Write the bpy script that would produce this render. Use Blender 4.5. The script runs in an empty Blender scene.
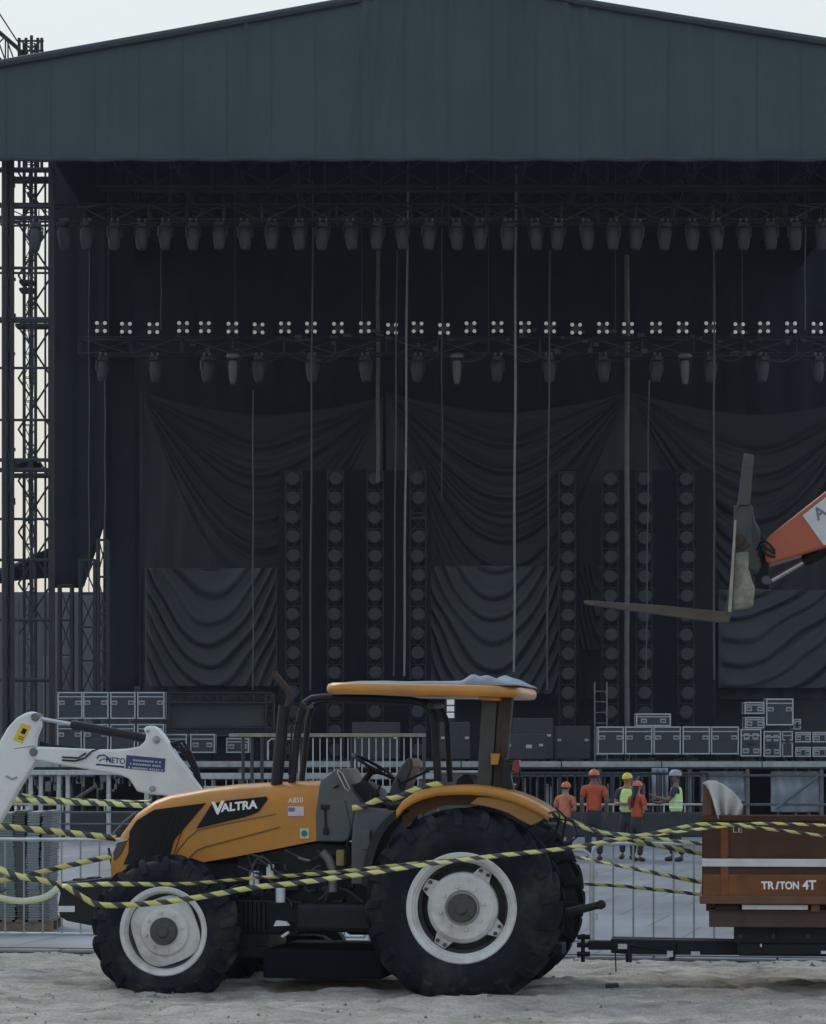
import bpy, bmesh, math, random
from mathutils import Vector, Matrix, noise
R = math.radians
PI = math.pi
random.seed(7)
SC = bpy.context.scene
COL = SC.collection

# ------------------------------------------------------------ camera
F = 3000.0            # focal length in pixels of an 826 x 1024 frame
HC = 2.03             # eye height
cam_d = bpy.data.cameras.new("camera")
cam = bpy.data.objects.new("camera", cam_d)
COL.objects.link(cam)
cam.location = (0, 0, HC)
cam.rotation_euler = (R(90), 0, 0)
cam_d.sensor_width = 36
cam_d.sensor_fit = 'VERTICAL'
cam_d.sensor_height = 36
cam_d.lens = F * 36 / 1024
cam_d.shift_y = 240 / 1024
cam_d.clip_start = 0.5
cam_d.clip_end = 3000
SC.camera = cam

# ------------------------------------------------------------ sky, sun, exposure
SUN_EL, SUN_AZ = 42, -35       # low, behind the stage and to the left
world = bpy.data.worlds.new("World")
SC.world = world
world.use_nodes = True
nt = world.node_tree
nt.nodes.clear()
wo = nt.nodes.new('ShaderNodeOutputWorld')
bg = nt.nodes.new('ShaderNodeBackground')
sky = nt.nodes.new('ShaderNodeTexSky')
sky.sky_type = 'NISHITA'
sky.sun_disc = False
sky.sun_elevation = R(SUN_EL)
sky.sun_rotation = R(SUN_AZ)
sky.air_density = 1.5
sky.dust_density = 4
mix = nt.nodes.new('ShaderNodeMixRGB')
mix.inputs[0].default_value = 0.93          # overcast veil over the clear sky
tcw = nt.nodes.new('ShaderNodeTexCoord')
sep = nt.nodes.new('ShaderNodeSeparateXYZ')
rmp = nt.nodes.new('ShaderNodeValToRGB')
rmp.color_ramp.elements[0].position = 0.0
rmp.color_ramp.elements[0].color = (0.80, 0.71, 0.58, 1)
rmp.color_ramp.elements[1].position = 0.9
rmp.color_ramp.elements[1].color = (0.52, 0.68, 0.93, 1)
e = rmp.color_ramp.elements.new(0.10)
e.color = (0.80, 0.79, 0.71, 1)
e = rmp.color_ramp.elements.new(0.24)
e.color = (0.80, 0.87, 0.89, 1)
gain = nt.nodes.new('ShaderNodeMixRGB')
gain.blend_type = 'MULTIPLY'
gain.inputs[0].default_value = 1
gain.inputs[2].default_value = (10, 10, 10, 1)
nt.links.new(tcw.outputs['Generated'], sep.inputs[0])
nt.links.new(sep.outputs['Z'], rmp.inputs[0])
nt.links.new(rmp.outputs[0], gain.inputs[1])
nt.links.new(sky.outputs[0], mix.inputs[1])
nt.links.new(gain.outputs[0], mix.inputs[2])
nt.links.new(mix.outputs[0], bg.inputs[0])
bg.inputs[1].default_value = 0.1
nt.links.new(bg.outputs[0], wo.inputs[0])

sun_d = bpy.data.lights.new("sun", 'SUN')
sun_d.energy = 1.15
sun_d.angle = R(28)
sun_d.color = (1, 0.93, 0.82)
sun = bpy.data.objects.new("sun", sun_d)
COL.objects.link(sun)
sun.location = (-20, 40, 40)
sd = Vector((math.sin(R(SUN_AZ)) * math.cos(R(SUN_EL)), math.cos(R(SUN_AZ)) * math.cos(R(SUN_EL)), math.sin(R(SUN_EL))))
sun.rotation_euler = sd.to_track_quat('Z', 'Y').to_euler()

SC.view_settings.view_transform = 'Standard'
SC.view_settings.look = 'None'
SC.view_settings.exposure = 0.0
SC.view_settings.gamma = 1
SC.view_settings.use_curve_mapping = False
SC.cycles.max_bounces = 6
SC.cycles.diffuse_bounces = 3
SC.cycles.use_denoising = True

# ------------------------------------------------------------ helpers
def W(px, py, d):
    return Vector(((px - 413) * d / F, d, HC - (py - 752) * d / F))

class Frame:
    """local frame of a thing: x to the right, y away from us, turned by a about z"""
    def __init__(s, px, d, a):
        s.oy = d; s.ox = (px - 413) * d / F; s.a = R(a)
    def xz(s, px, py, yl):
        k = (px - 413) / F; c = math.cos(s.a); n = math.sin(s.a)
        x = (k * (s.oy + yl * c) - s.ox - yl * n) / (c + k * n)
        Y = s.oy - x * n + yl * c
        return x, HC - (py - 752) * Y / F
    def P(s, px, py, yl):
        x, z = s.xz(px, py, yl)
        return Vector((x, yl, z))
    def poly(s, pts, yl):
        return [s.xz(p[0], p[1], yl) for p in pts]
    def place(s, o):
        o.location = (s.ox, s.oy, 0); o.rotation_euler = (0, 0, -s.a)

MATS = {}
def mat(name, col, rough=0.6, metal=0.0, var=0.15, scale=6.0, bump=0.0, bscale=40.0, spec=0.5, dirt=None, dirt_amt=0.0, emit=0.0, coat=0.0, alpha=1.0):
    if name in MATS: return MATS[name]
    m = bpy.data.materials.new(name); MATS[name] = m
    m.use_nodes = True
    n = m.node_tree.nodes; l = m.node_tree.links
    b = n['Principled BSDF']
    tc = n.new('ShaderNodeTexCoord')
    nz = n.new('ShaderNodeTexNoise'); nz.inputs['Scale'].default_value = scale; nz.inputs['Detail'].default_value = 6
    nz.inputs['Roughness'].default_value = 0.62
    l.new(tc.outputs['Object'], nz.inputs['Vector'])
    r = n.new('ShaderNodeValToRGB')
    r.color_ramp.elements[0].position = 0.3; r.color_ramp.elements[1].position = 0.72
    lo = [max(0, c * (1 - var)) for c in col]; hi = [min(1, c * (1 + var)) for c in col]
    r.color_ramp.elements[0].color = (*lo, 1); r.color_ramp.elements[1].color = (*hi, 1)
    l.new(nz.outputs['Fac'], r.inputs[0])
    out = r.outputs[0]
    if dirt:
        n2 = n.new('ShaderNodeTexNoise'); n2.inputs['Scale'].default_value = scale * 0.7; n2.inputs['Detail'].default_value = 9
        n2.inputs['Roughness'].default_value = 0.7
        l.new(tc.outputs['Object'], n2.inputs['Vector'])
        r2 = n.new('ShaderNodeValToRGB'); r2.color_ramp.elements[0].position = 0.48; r2.color_ramp.elements[1].position = 0.68
        r2.color_ramp.elements[0].color = (0, 0, 0, 1); r2.color_ramp.elements[1].color = (dirt_amt,) * 3 + (1,)
        l.new(n2.outputs['Fac'], r2.inputs[0])
        mx = n.new('ShaderNodeMixRGB'); l.new(r2.outputs[0], mx.inputs[0]); l.new(out, mx.inputs[1]); mx.inputs[2].default_value = (*dirt, 1)
        out = mx.outputs[0]
    l.new(out, b.inputs['Base Color'])
    b.inputs['Roughness'].default_value = rough
    b.inputs['Metallic'].default_value = metal
    b.inputs['Specular IOR Level'].default_value = spec
    if coat: b.inputs['Coat Weight'].default_value = coat; b.inputs['Coat Roughness'].default_value = 0.15
    if alpha < 1: b.inputs['Alpha'].default_value = alpha
    if emit:
        b.inputs['Emission Color'].default_value = (*col, 1); b.inputs['Emission Strength'].default_value = emit
    if bump:
        nb = n.new('ShaderNodeTexNoise'); nb.inputs['Scale'].default_value = bscale; nb.inputs['Detail'].default_value = 5
        l.new(tc.outputs['Object'], nb.inputs['Vector'])
        bp = n.new('ShaderNodeBump'); bp.inputs['Strength'].default_value = bump; bp.inputs['Distance'].default_value = 0.02
        l.new(nb.outputs['Fac'], bp.inputs['Height']); l.new(bp.outputs[0], b.inputs['Normal'])
    return m

class MB:
    def __init__(s): s.v = []; s.f = []; s.uv = {}
    def add(s, vs, fs):
        s.marks = getattr(s, 'marks', []) + [(len(s.v), len(s.f))]
        o = len(s.v); s.v += [tuple(p) for p in vs]; s.f += [tuple(i + o for i in f) for f in fs]
        return s
    def box(s, a, b, M=None):
        x0, y0, z0 = a; x1, y1, z1 = b
        vs = [Vector(p) for p in ((x0,y0,z0),(x1,y0,z0),(x1,y1,z0),(x0,y1,z0),(x0,y0,z1),(x1,y0,z1),(x1,y1,z1),(x0,y1,z1))]
        if M is not None: vs = [M @ p for p in vs]
        return s.add(vs, [(0,3,2,1),(4,5,6,7),(0,1,5,4),(1,2,6,5),(2,3,7,6),(3,0,4,7)])
    def cbox(s, c, size, M=None):
        h = [q / 2 for q in size]
        return s.box([c[i] - h[i] for i in range(3)], [c[i] + h[i] for i in range(3)], M)
    def prism(s, pts, y0, y1):
        """polygon in x,z swept from y0 to y1 (any simple polygon)"""
        n = len(pts)
        area = sum(pts[i][0] * pts[(i+1) % n][1] - pts[(i+1) % n][0] * pts[i][1] for i in range(n))
        if area < 0: pts = pts[::-1]
        vs = [(p[0], y0, p[1]) for p in pts] + [(p[0], y1, p[1]) for p in pts]
        fs = [tuple(range(n)), tuple(range(2*n - 1, n - 1, -1))] + [(i + n, (i+1) % n + n, (i+1) % n, i) for i in range(n)]
        return s.add(vs, fs)
    def tube(s, pts, r, n=8, cap=True, flat=1.0):
        pts = [Vector(p) for p in pts]; m = len(pts)
        rs = r if isinstance(r, (list, tuple)) else [r] * m
        vs = []; up = None
        for i, p in enumerate(pts):
            t = (pts[min(i+1, m-1)] - pts[max(i-1, 0)])
            t = t.normalized() if t.length > 1e-9 else Vector((0,0,1))
            if up is None: up = t.orthogonal().normalized()
            up = (up - t * up.dot(t))
            up = up.normalized() if up.length > 1e-6 else t.orthogonal().normalized()
            w = t.cross(up)
            for k in range(n):
                a = 2 * PI * k / n
                vs.append(p + (up * math.cos(a) + w * math.sin(a) * flat) * rs[i])
        fs = []
        for i in range(m - 1):
            for k in range(n):
                k2 = (k+1) % n
                fs.append((i*n + k, i*n + k2, (i+1)*n + k2, (i+1)*n + k))
        if cap: fs += [tuple(range(n - 1, -1, -1)), tuple((m-1)*n + k for k in range(n))]
        return s.add(vs, fs)
    def lathe(s, prof, n=32, M=None, axis='z', close=False):
        """prof: (radius, height) pairs turned round an axis"""
        vs = []; m = len(prof)
        for r, h in prof:
            for k in range(n):
                a = 2 * PI * k / n
                if axis == 'z': p = Vector((r * math.cos(a), r * math.sin(a), h))
                elif axis == 'y': p = Vector((r * math.cos(a), h, r * math.sin(a)))
                else: p = Vector((h, r * math.cos(a), r * math.sin(a)))
                vs.append(M @ p if M is not None else p)
        fs = []
        for i in range(m - 1 if not close else m):
            i2 = (i+1) % m
            for k in range(n):
                k2 = (k+1) % n
                fs.append((i*n + k, i*n + k2, i2*n + k2, i2*n + k))
        return s.add(vs, fs)
    def grid(s, fn, nu, nv):
        vs = [fn(i / nu, j / nv) for j in range(nv + 1) for i in range(nu + 1)]
        fs = [(j*(nu+1)+i, j*(nu+1)+i+1, (j+1)*(nu+1)+i+1, (j+1)*(nu+1)+i) for j in range(nv) for i in range(nu)]
        return s.add(vs, fs)
    def build(s, name, m, parent=None, smooth=False, bevel=0.0, seg=2, recalc=True, solid=0.0):
        me = bpy.data.meshes.new(name)
        me.from_pydata(s.v, [], s.f)
        if recalc:
            bm = bmesh.new(); bm.from_mesh(me); bmesh.ops.recalc_face_normals(bm, faces=bm.faces[:]); bm.to_mesh(me); bm.free()
        if m: me.materials.append(m)
        if smooth:
            for p in me.polygons: p.use_smooth = True
            try: me.set_sharp_from_angle(angle=R(40))
            except Exception: pass
        o = bpy.data.objects.new(name, me); COL.objects.link(o)
        if parent: o.parent = parent
        if solid:
            md = o.modifiers.new('thickness', 'SOLIDIFY'); md.thickness = solid; md.offset = 0
        if bevel:
            md = o.modifiers.new('bevel', 'BEVEL'); md.width = bevel; md.segments = seg; md.limit_method = 'ANGLE'; md.angle_limit = R(35)
            md.harden_normals = False
        return o

def split_build(mb, name, m, parent=None, per=1, **kw):
    """every added shape (or every `per` shapes) becomes a part of its own"""
    mk = mb.marks + [(len(mb.v), len(mb.f))]; out = []
    for i in range(0, len(mk) - 1, per):
        a = mk[i]; b_ = mk[min(i + per, len(mk) - 1)]
        q = MB(); q.v = mb.v[a[0]:b_[0]]; q.f = [tuple(k - a[0] for k in f) for f in mb.f[a[1]:b_[1]]]
        out.append(q.build(name, m, parent, **kw))
    return out
def curvy(pts, n=6):
    P = [Vector(p) for p in pts]; out = []
    for i in range(len(P) - 1):
        p0 = P[max(i-1, 0)]; p1 = P[i]; p2 = P[i+1]; p3 = P[min(i+2, len(P)-1)]
        for k in range(n):
            t = k / n; out.append(.5 * ((2*p1) + (p2 - p0) * t + (2*p0 - 5*p1 + 4*p2 - p3) * t*t + (3*p1 - p0 - 3*p2 + p3) * t**3))
    return out + [P[-1]]
def tag(o, label=None, cat=None, group=None, kind=None):
    if label: o['label'] = label
    if cat: o['category'] = cat
    if group: o['group'] = group
    if kind: o['kind'] = kind
    return o
def thing(name, label, cat, loc=(0,0,0), rz=0, group=None):
    o = bpy.data.objects.new(name, None); COL.objects.link(o)
    o.empty_display_size = 0.2
    o.location = loc; o.rotation_euler = (0, 0, rz)
    return tag(o, label, cat, group)
def copy_tree(o, parent=None):
    c = o.copy(); COL.objects.link(c); c.parent = parent
    for ch in list(o.children): copy_tree(ch, c)
    return c
def text(name, string, size, m, parent, loc, roll=0, extrude=0.002, shear=0, width=1.0, bold=0.0, rot=None):
    cu = bpy.data.curves.new(name, 'FONT'); cu.body = string; cu.size = size; cu.extrude = extrude; cu.shear = shear
    cu.offset = bold; cu.align_x = 'CENTER'; cu.align_y = 'CENTER'
    t = bpy.data.objects.new(name, cu); COL.objects.link(t)
    dg = bpy.context.evaluated_depsgraph_get()
    me = bpy.data.meshes.new_from_object(t.evaluated_get(dg))
    bpy.data.objects.remove(t); bpy.data.curves.remove(cu)
    me.materials.clear(); me.materials.append(m)
    for v in me.vertices: v.co.x *= width
    o = bpy.data.objects.new(name, me); COL.objects.link(o); o.parent = parent
    o.location = loc; o.rotation_euler = rot if rot else (R(90), roll, 0)
    return o
ORD = "first second third fourth fifth sixth seventh eighth ninth tenth eleventh twelfth thirteenth fourteenth fifteenth sixteenth seventeenth eighteenth nineteenth twentieth".split()
def ordinal(i):
    if i < 20: return ORD[i]
    if i < 29: return "twenty-" + ORD[i - 20]
    if i == 29: return "thirtieth"
    return "thirty-" + ORD[i - 30]
def smoothstep(a, b, x):
    t = min(1, max(0, (x - a) / (b - a))); return t * t * (3 - 2 * t)
def skin(name, pts, edges, rad, m, parent=None, sub=2, root=0, smooth=True):
    """one continuous body grown along a skeleton: joint, joint radius"""
    me = bpy.data.meshes.new(name); me.from_pydata([tuple(p) for p in pts], edges, [])
    o = bpy.data.objects.new(name, me); COL.objects.link(o)
    sk = o.modifiers.new('skin', 'SKIN'); sk.use_smooth_shade = smooth; sk.branch_smoothing = 0.6
    lay = me.skin_vertices[0].data
    for i, r in enumerate(rad):
        lay[i].radius = r if isinstance(r, tuple) else (r, r)
        lay[i].use_root = (i == root)
    sb = o.modifiers.new('sub', 'SUBSURF'); sb.levels = sub; sb.render_levels = sub
    dg = bpy.context.evaluated_depsgraph_get()
    me2 = bpy.data.meshes.new_from_object(o.evaluated_get(dg))
    bpy.data.objects.remove(o); bpy.data.meshes.remove(me)
    me2.materials.clear(); me2.materials.append(m)
    for p in me2.polygons: p.use_smooth = smooth
    o2 = bpy.data.objects.new(name, me2); COL.objects.link(o2)
    if parent: o2.parent = parent
    return o2

# ------------------------------------------------------------ materials
BLACKCLOTH = mat('black_stage_cloth', (0.015, 0.018, 0.027), 0.9, var=0.25, scale=0.6, bump=0.3, bscale=30, spec=0.2)
SWAGCLOTH = mat('dark_swag_cloth', (0.0125, 0.016, 0.025), 0.62, var=0.2, scale=0.8, spec=0.4)
GREYCLOTH = mat('grey_lining_cloth', (0.058, 0.069, 0.083), 0.8, var=0.12, scale=0.8, bump=0.2, bscale=25, spec=0.3)
FASCIA = mat('slate_roof_membrane', (0.046, 0.067, 0.076), 0.75, var=0.08, scale=0.35, spec=0.3)
def streaks(m, sc, fac, bump=0.5, dist=.03):
    n = m.node_tree.nodes; l = m.node_tree.links; b = n['Principled BSDF']
    tc = n.new('ShaderNodeTexCoord'); mp = n.new('ShaderNodeMapping'); mp.inputs['Scale'].default_value = sc
    l.new(tc.outputs['Object'], mp.inputs[0])
    nz = n.new('ShaderNodeTexNoise'); nz.inputs['Scale'].default_value = 1; nz.inputs['Detail'].default_value = 7; nz.inputs['Roughness'].default_value = .65
    l.new(mp.outputs[0], nz.inputs['Vector'])
    r = n.new('ShaderNodeValToRGB'); r.color_ramp.elements[0].position = .3; r.color_ramp.elements[1].position = .7
    r.color_ramp.elements[0].color = (1 - fac,) * 3 + (1,); r.color_ramp.elements[1].color = (1 + fac,) * 3 + (1,)
    l.new(nz.outputs['Fac'], r.inputs[0])
    src = b.inputs['Base Color'].links[0].from_socket
    mx = n.new('ShaderNodeMixRGB'); mx.blend_type = 'MULTIPLY'; mx.inputs[0].default_value = 1
    l.new(src, mx.inputs[1]); l.new(r.outputs[0], mx.inputs[2]); l.new(mx.outputs[0], b.inputs['Base Color'])
    bp = n.new('ShaderNodeBump'); bp.inputs['Strength'].default_value = bump; bp.inputs['Distance'].default_value = dist
    l.new(nz.outputs['Fac'], bp.inputs['Height']); l.new(bp.outputs[0], b.inputs['Normal'])
streaks(FASCIA, (2.6, 1, .10), .055, .5, .05)  # colour streaks stand in for the shading of the membrane's wrinkles
FASCIAEDGE = mat('roof_edge_band', (0.030, 0.042, 0.052), 0.7, var=0.1)
TRUSS = mat('dull_truss_metal', (0.020, 0.025, 0.034), 0.5, metal=0.3, var=0.2, scale=3)
TOWER = mat('dark_tower_steel', (0.024, 0.028, 0.036), 0.7, var=0.25, scale=2)
FIXT = mat('light_fixture_black', (0.026, 0.031, 0.043), 0.6, var=0.2, scale=5)
FIXT2 = mat('light_fixture_dull', (0.016, 0.020, 0.029), 0.6, var=0.2, scale=5)
LENS = mat('lamp_lens_grey', (0.032, 0.036, 0.050), 0.7, var=0.2, scale=6)
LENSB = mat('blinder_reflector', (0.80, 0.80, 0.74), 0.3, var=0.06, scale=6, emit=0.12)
ROPE = mat('pale_chain', (0.17, 0.19, 0.22), 0.6, var=0.2)
ROPED = mat('dull_chain', (0.055, 0.063, 0.075), 0.6, var=0.2)
POLE = mat('weathered_pole', (0.085, 0.088, 0.09), 0.6, var=0.25)
ALU = mat('case_aluminium_edge', (0.38, 0.42, 0.46), 0.4, metal=0.35, var=0.15, scale=12)
CASE = mat('case_laminate', (0.026, 0.034, 0.048), 0.55, var=0.2, scale=4)
GALV = mat('galvanised_steel', (0.40, 0.43, 0.45), 0.5, metal=0.35, var=0.2, scale=8)
GALVD = mat('dull_galvanised_bar', (0.13, 0.14, 0.15), 0.5, metal=0.4, var=0.25, scale=6)
DECKEDGE = mat('deck_edge_aluminium', (0.30, 0.33, 0.35), 0.6, metal=0.2, var=0.3, scale=3)
BLACKPAINT = mat('black_paint', (0.009, 0.011, 0.016), 0.55, var=0.25, scale=5, spec=.3, dirt=(0.045, 0.04, 0.036), dirt_amt=0.2)
ORANGE = mat('orange_tractor_paint', (0.47, 0.195, 0.018), 0.36, var=0.10, scale=2.5, dirt=(0.22, 0.14, 0.065), dirt_amt=0.5, coat=0.2, bump=.04, bscale=6)
BROWNO = mat('dusty_shaded_orange', (0.17, 0.085, 0.028), 0.7, var=0.2, scale=5, dirt=(0.08, 0.06, 0.045), dirt_amt=0.6)  # orange browned for the shade under the mudguard lip, with dust
GRILLE = mat('black_grille_plastic', (0.004, 0.005, 0.007), 0.5, var=0.3, scale=20, spec=.2)
COWL = mat('grey_cowl_plastic', (0.066, 0.076, 0.086), 0.55, var=0.12, scale=5, dirt=(0.13, 0.12, 0.10), dirt_amt=0.3)
RUBBER = mat('tyre_rubber', (0.0075, 0.010, 0.016), 0.8, var=0.3, scale=4, bump=0.25, bscale=25, spec=.2, dirt=(0.065, 0.06, 0.053), dirt_amt=0.55)
RIM = mat('pale_rim_paint', (0.60, 0.615, 0.61), 0.5, var=0.07, scale=5, dirt=(0.26, 0.22, 0.17), dirt_amt=0.55)
HUB = mat('hub_grime_barrel_shade', (0.055, 0.055, 0.055), 0.6, var=0.3, scale=18)
GREASE = mat('oily_machinery', (0.007, 0.009, 0.013), 0.55, var=0.4, scale=7, spec=.25, dirt=(0.04, 0.036, 0.032), dirt_amt=0.25)
WHITEP = mat('white_paint', (0.66, 0.69, 0.70), 0.45, var=0.05, scale=4, dirt=(0.38, 0.36, 0.32), dirt_amt=0.4)
DIRTYWHITE = mat('white_filter', (0.60, 0.62, 0.64), 0.5, var=0.1, scale=10)
LETTERW = mat('white_lettering', (0.75, 0.77, 0.78), 0.5, var=0.03)
RUST = mat('rusty_pipe', (0.040, 0.027, 0.022), 0.85, var=0.3, scale=20)
TARPB = mat('blue_grey_roof_cover', (0.20, 0.235, 0.28), 0.7, var=0.2, scale=3, bump=0.3, bscale=12)
# ------------------------------------------------------------ ground
DENT = {}
_r = random.Random(77)
for k in range(1500):
    px_, py_ = _r.uniform(-6.5, 6.5), _r.uniform(21, 30.5)
    s_ = _r.uniform(.05, .17); d_ = _r.uniform(-.03, .042)
    for ci in range(int((px_ - .5) // .5), int((px_ + .5) // .5) + 1):
        for cj in range(int((py_ - .5) // .5), int((py_ + .5) // .5) + 1): DENT.setdefault((ci, cj), []).append((px_, py_, s_, d_))
def sandz(x, y):
    return sand0(x, y) - sum(d_ * math.exp(-((x - a) ** 2 + (y - b_) ** 2 * 1.6) / (s_ * s_)) for a, b_, s_, d_ in DENT.get((int(x // .5), int(y // .5)), ()))
def sand0(x, y):
    d = noise.fractal(Vector((x * 0.9, y * 2.2, 3.1)), 0.9, 2.2, 5) * 0.040
    d += noise.fractal(Vector((x * 4, y * 7, 9.1)), 0.8, 2.1, 4) * 0.030
    rut = math.exp(-((y - 23.55 - 0.12 * math.sin(x * 0.7)) / 0.28) ** 2) * smoothstep(-1.2, 1.4, x)
    d -= 0.075 * rut
    d += 0.035 * math.exp(-((y - 24.1 - 0.1 * math.sin(x * 1.3 + 1)) / 0.22) ** 2) * smoothstep(-1, 1.2, x)
    tr = max(math.exp(-((x - c) / 0.22) ** 2) for c in (-1.9, 3.3)) * 0.0
    d -= .02 * math.exp(-((x + .6) / 2.6) ** 4 - ((y - 25.0) / .5) ** 2)
    d -= .025 * math.exp(-((x + 2.1) / .8) ** 2 - ((y - 25.3) / .5) ** 2)
    return d - tr
def axis(lo, hi, st, far):
    a = []; x = lo
    while x <= hi + 1e-6: a.append(x); x += st
    s = st; left = [lo]; right = [a[-1]]
    while right[-1] < far: s *= 1.35; left.insert(0, left[0] - s); right.append(right[-1] + s)
    return left[:-1] + a + right[1:]
xs = axis(-6, 6, 0.05, 250); ys = axis(21, 32, 0.05, 280)
vs = []
for y in ys:
    for x in xs:
        inn = (1 - smoothstep(0, 3, max(-6 - x, x - 6, 21 - y, y - 32)))
        z = sandz(x, y) * inn
        edge = 29.72 - 0.19 * x          # under the flooring the sand lies level
        z = z * (1 - smoothstep(edge + .1, edge + .5, y)) - 0.06 * smoothstep(edge + .15, edge + 1.2, y)
        vs.append((x, y, z))
nx = len(xs)
fs = [(j*nx+i, j*nx+i+1, (j+1)*nx+i+1, (j+1)*nx+i) for j in range(len(ys)-1) for i in range(nx-1)]
m = bpy.data.materials.new('beach_sand'); m.use_nodes = True
n = m.node_tree.nodes; l = m.node_tree.links; b = n['Principled BSDF']
tc = n.new('ShaderNodeTexCoord')
n1 = n.new('ShaderNodeTexNoise'); n1.inputs['Scale'].default_value = 1.6; n1.inputs['Detail'].default_value = 9; n1.inputs['Roughness'].default_value = .7
mp = n.new('ShaderNodeMapping'); mp.inputs['Scale'].default_value = (0.6, 1.6, 1)
l.new(tc.outputs['Object'], mp.inputs[0]); l.new(mp.outputs[0], n1.inputs['Vector'])
r1 = n.new('ShaderNodeValToRGB'); r1.color_ramp.elements[0].position = .34; r1.color_ramp.elements[1].position = .66
r1.color_ramp.elements[0].color = (0.25, 0.228, 0.195, 1); r1.color_ramp.elements[1].color = (0.58, 0.54, 0.475, 1)
l.new(n1.outputs['Fac'], r1.inputs[0])
n2 = n.new('ShaderNodeTexNoise'); n2.inputs['Scale'].default_value = 38; n2.inputs['Detail'].default_value = 6; n2.inputs['Roughness'].default_value = .75
l.new(tc.outputs['Object'], n2.inputs['Vector'])
r2 = n.new('ShaderNodeValToRGB'); r2.color_ramp.elements[0].position = .3; r2.color_ramp.elements[1].position = .7
r2.color_ramp.elements[0].color = (.66, .66, .66, 1); r2.color_ramp.elements[1].color = (1.18, 1.18, 1.18, 1)
l.new(n2.outputs['Fac'], r2.inputs[0])
mx = n.new('ShaderNodeMixRGB'); mx.blend_type = 'MULTIPLY'; mx.inputs[0].default_value = 1
l.new(r1.outputs[0], mx.inputs[1]); l.new(r2.outputs[0], mx.inputs[2]); l.new(mx.outputs[0], b.inputs['Base Color'])
b.inputs['Roughness'].default_value = .95; b.inputs['Specular IOR Level'].default_value = .2
bp = n.new('ShaderNodeBump'); bp.inputs['Strength'].default_value = .9; bp.inputs['Distance'].default_value = .02
l.new(n2.outputs['Fac'], bp.inputs['Height']); l.new(bp.outputs[0], b.inputs['Normal'])
g = MB().add(vs, fs).build('ground', m, smooth=True, recalc=False)
tag(g, kind='structure')
SAND = m

# loose clods and stones that lie on the sand
sb = MB()
rng = random.Random(5)
for k in range(420):
    x = rng.uniform(-5.5, 5.5); y = rng.choice([rng.uniform(22.3, 24.6), rng.uniform(24.5, 28.6), rng.gauss(29.4 - 0.19 * x, .15)])
    if y > 29.5 - .19 * x: y = 29.45 - .19 * x
    s = rng.uniform(.006, .022) * (1.6 if rng.random() < .08 else 1)
    z = sandz(x, y) + s * .2
    vv = []
    for a in range(5):
        an = a * 2 * PI / 5 + rng.random(); vv.append((x + math.cos(an) * s * rng.uniform(.7, 1.4), y + math.sin(an) * s, z - s * .4))
    vv.append((x + rng.uniform(-.3, .3) * s, y, z + s * rng.uniform(.4, .9)))
    sb.add(vv, [(0,1,5),(1,2,5),(2,3,5),(3,4,5),(4,0,5)])
for k in range(260):                                # footprints' crumbled edges and bits of litter
    x = rng.uniform(-5.5, 5.5); y = rng.uniform(22.2, 24.4); s = rng.uniform(.004, .012); z = sandz(x, y)
    sb.add([(x - s, y, z - .002), (x + s, y + s * .4, z - .002), (x, y + s, z - .002), (x + s * .2, y + s * .3, z + s * .7)], [(0,1,3),(1,2,3),(2,0,3)])
tag(sb.build('sand_clods', mat('clod', (0.17, 0.155, 0.135), .95, var=.4, scale=3)), kind='stuff')

# temporary flooring of grey panels
m = bpy.data.materials.new('grey_floor_panels'); m.use_nodes = True
n = m.node_tree.nodes; l = m.node_tree.links; b = n['Principled BSDF']
tc = n.new('ShaderNodeTexCoord')
br = n.new('ShaderNodeTexBrick'); br.inputs['Scale'].default_value = 1.0; br.offset = .5
br.inputs['Brick Width'].default_value = 1.2; br.inputs['Row Height'].default_value = 2.4; br.inputs['Mortar Size'].default_value = .016
br.inputs['Mortar Smooth'].default_value = .4
br.inputs['Color1'].default_value = (0.205, 0.224, 0.248, 1); br.inputs['Color2'].default_value = (0.265, 0.286, 0.312, 1); br.inputs['Mortar'].default_value = (0.11, 0.122, 0.14, 1)
l.new(tc.outputs['Object'], br.inputs['Vector'])
nz = n.new('ShaderNodeTexNoise'); nz.inputs['Scale'].default_value = .7; nz.inputs['Detail'].default_value = 8; nz.inputs['Roughness'].default_value = .65
mp = n.new('ShaderNodeMapping'); mp.inputs['Scale'].default_value = (1, .25, 1)
l.new(tc.outputs['Object'], mp.inputs[0]); l.new(mp.outputs[0], nz.inputs['Vector'])
r = n.new('ShaderNodeValToRGB'); r.color_ramp.elements[0].position = .35; r.color_ramp.elements[1].position = .7
r.color_ramp.elements[0].color = (.62, .62, .61, 1); r.color_ramp.elements[1].color = (1.2, 1.2, 1.2, 1)
l.new(nz.outputs['Fac'], r.inputs[0])
mx = n.new('ShaderNodeMixRGB'); mx.blend_type = 'MULTIPLY'; mx.inputs[0].default_value = 1
l.new(br.outputs['Color'], mx.inputs[1]); l.new(r.outputs[0], mx.inputs[2]); l.new(mx.outputs[0], b.inputs['Base Color'])
b.inputs['Roughness'].default_value = .5
fm = MB().box((-40, 0, -0.05), (45, 62, 0.045)).build('floor', m)
fm.location = (0, 29.75, 0); fm.rotation_euler = (0, 0, R(-10.8)); tag(fm, kind='structure')
# raised aluminium ramp lip along the front of the flooring
lip = MB()
for k in range(-12, 12):
    lip.box((k * 1.2 + .01, -.14, .0), (k * 1.2 + 1.19, -.005, .035))
lo = lip.build('floor_edge', mat('floor_lip', (0.20, 0.215, 0.23), .6, var=.3, scale=3), bevel=.01)
lo.location = fm.location; lo.rotation_euler = fm.rotation_euler; tag(lo, kind='structure')

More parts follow.
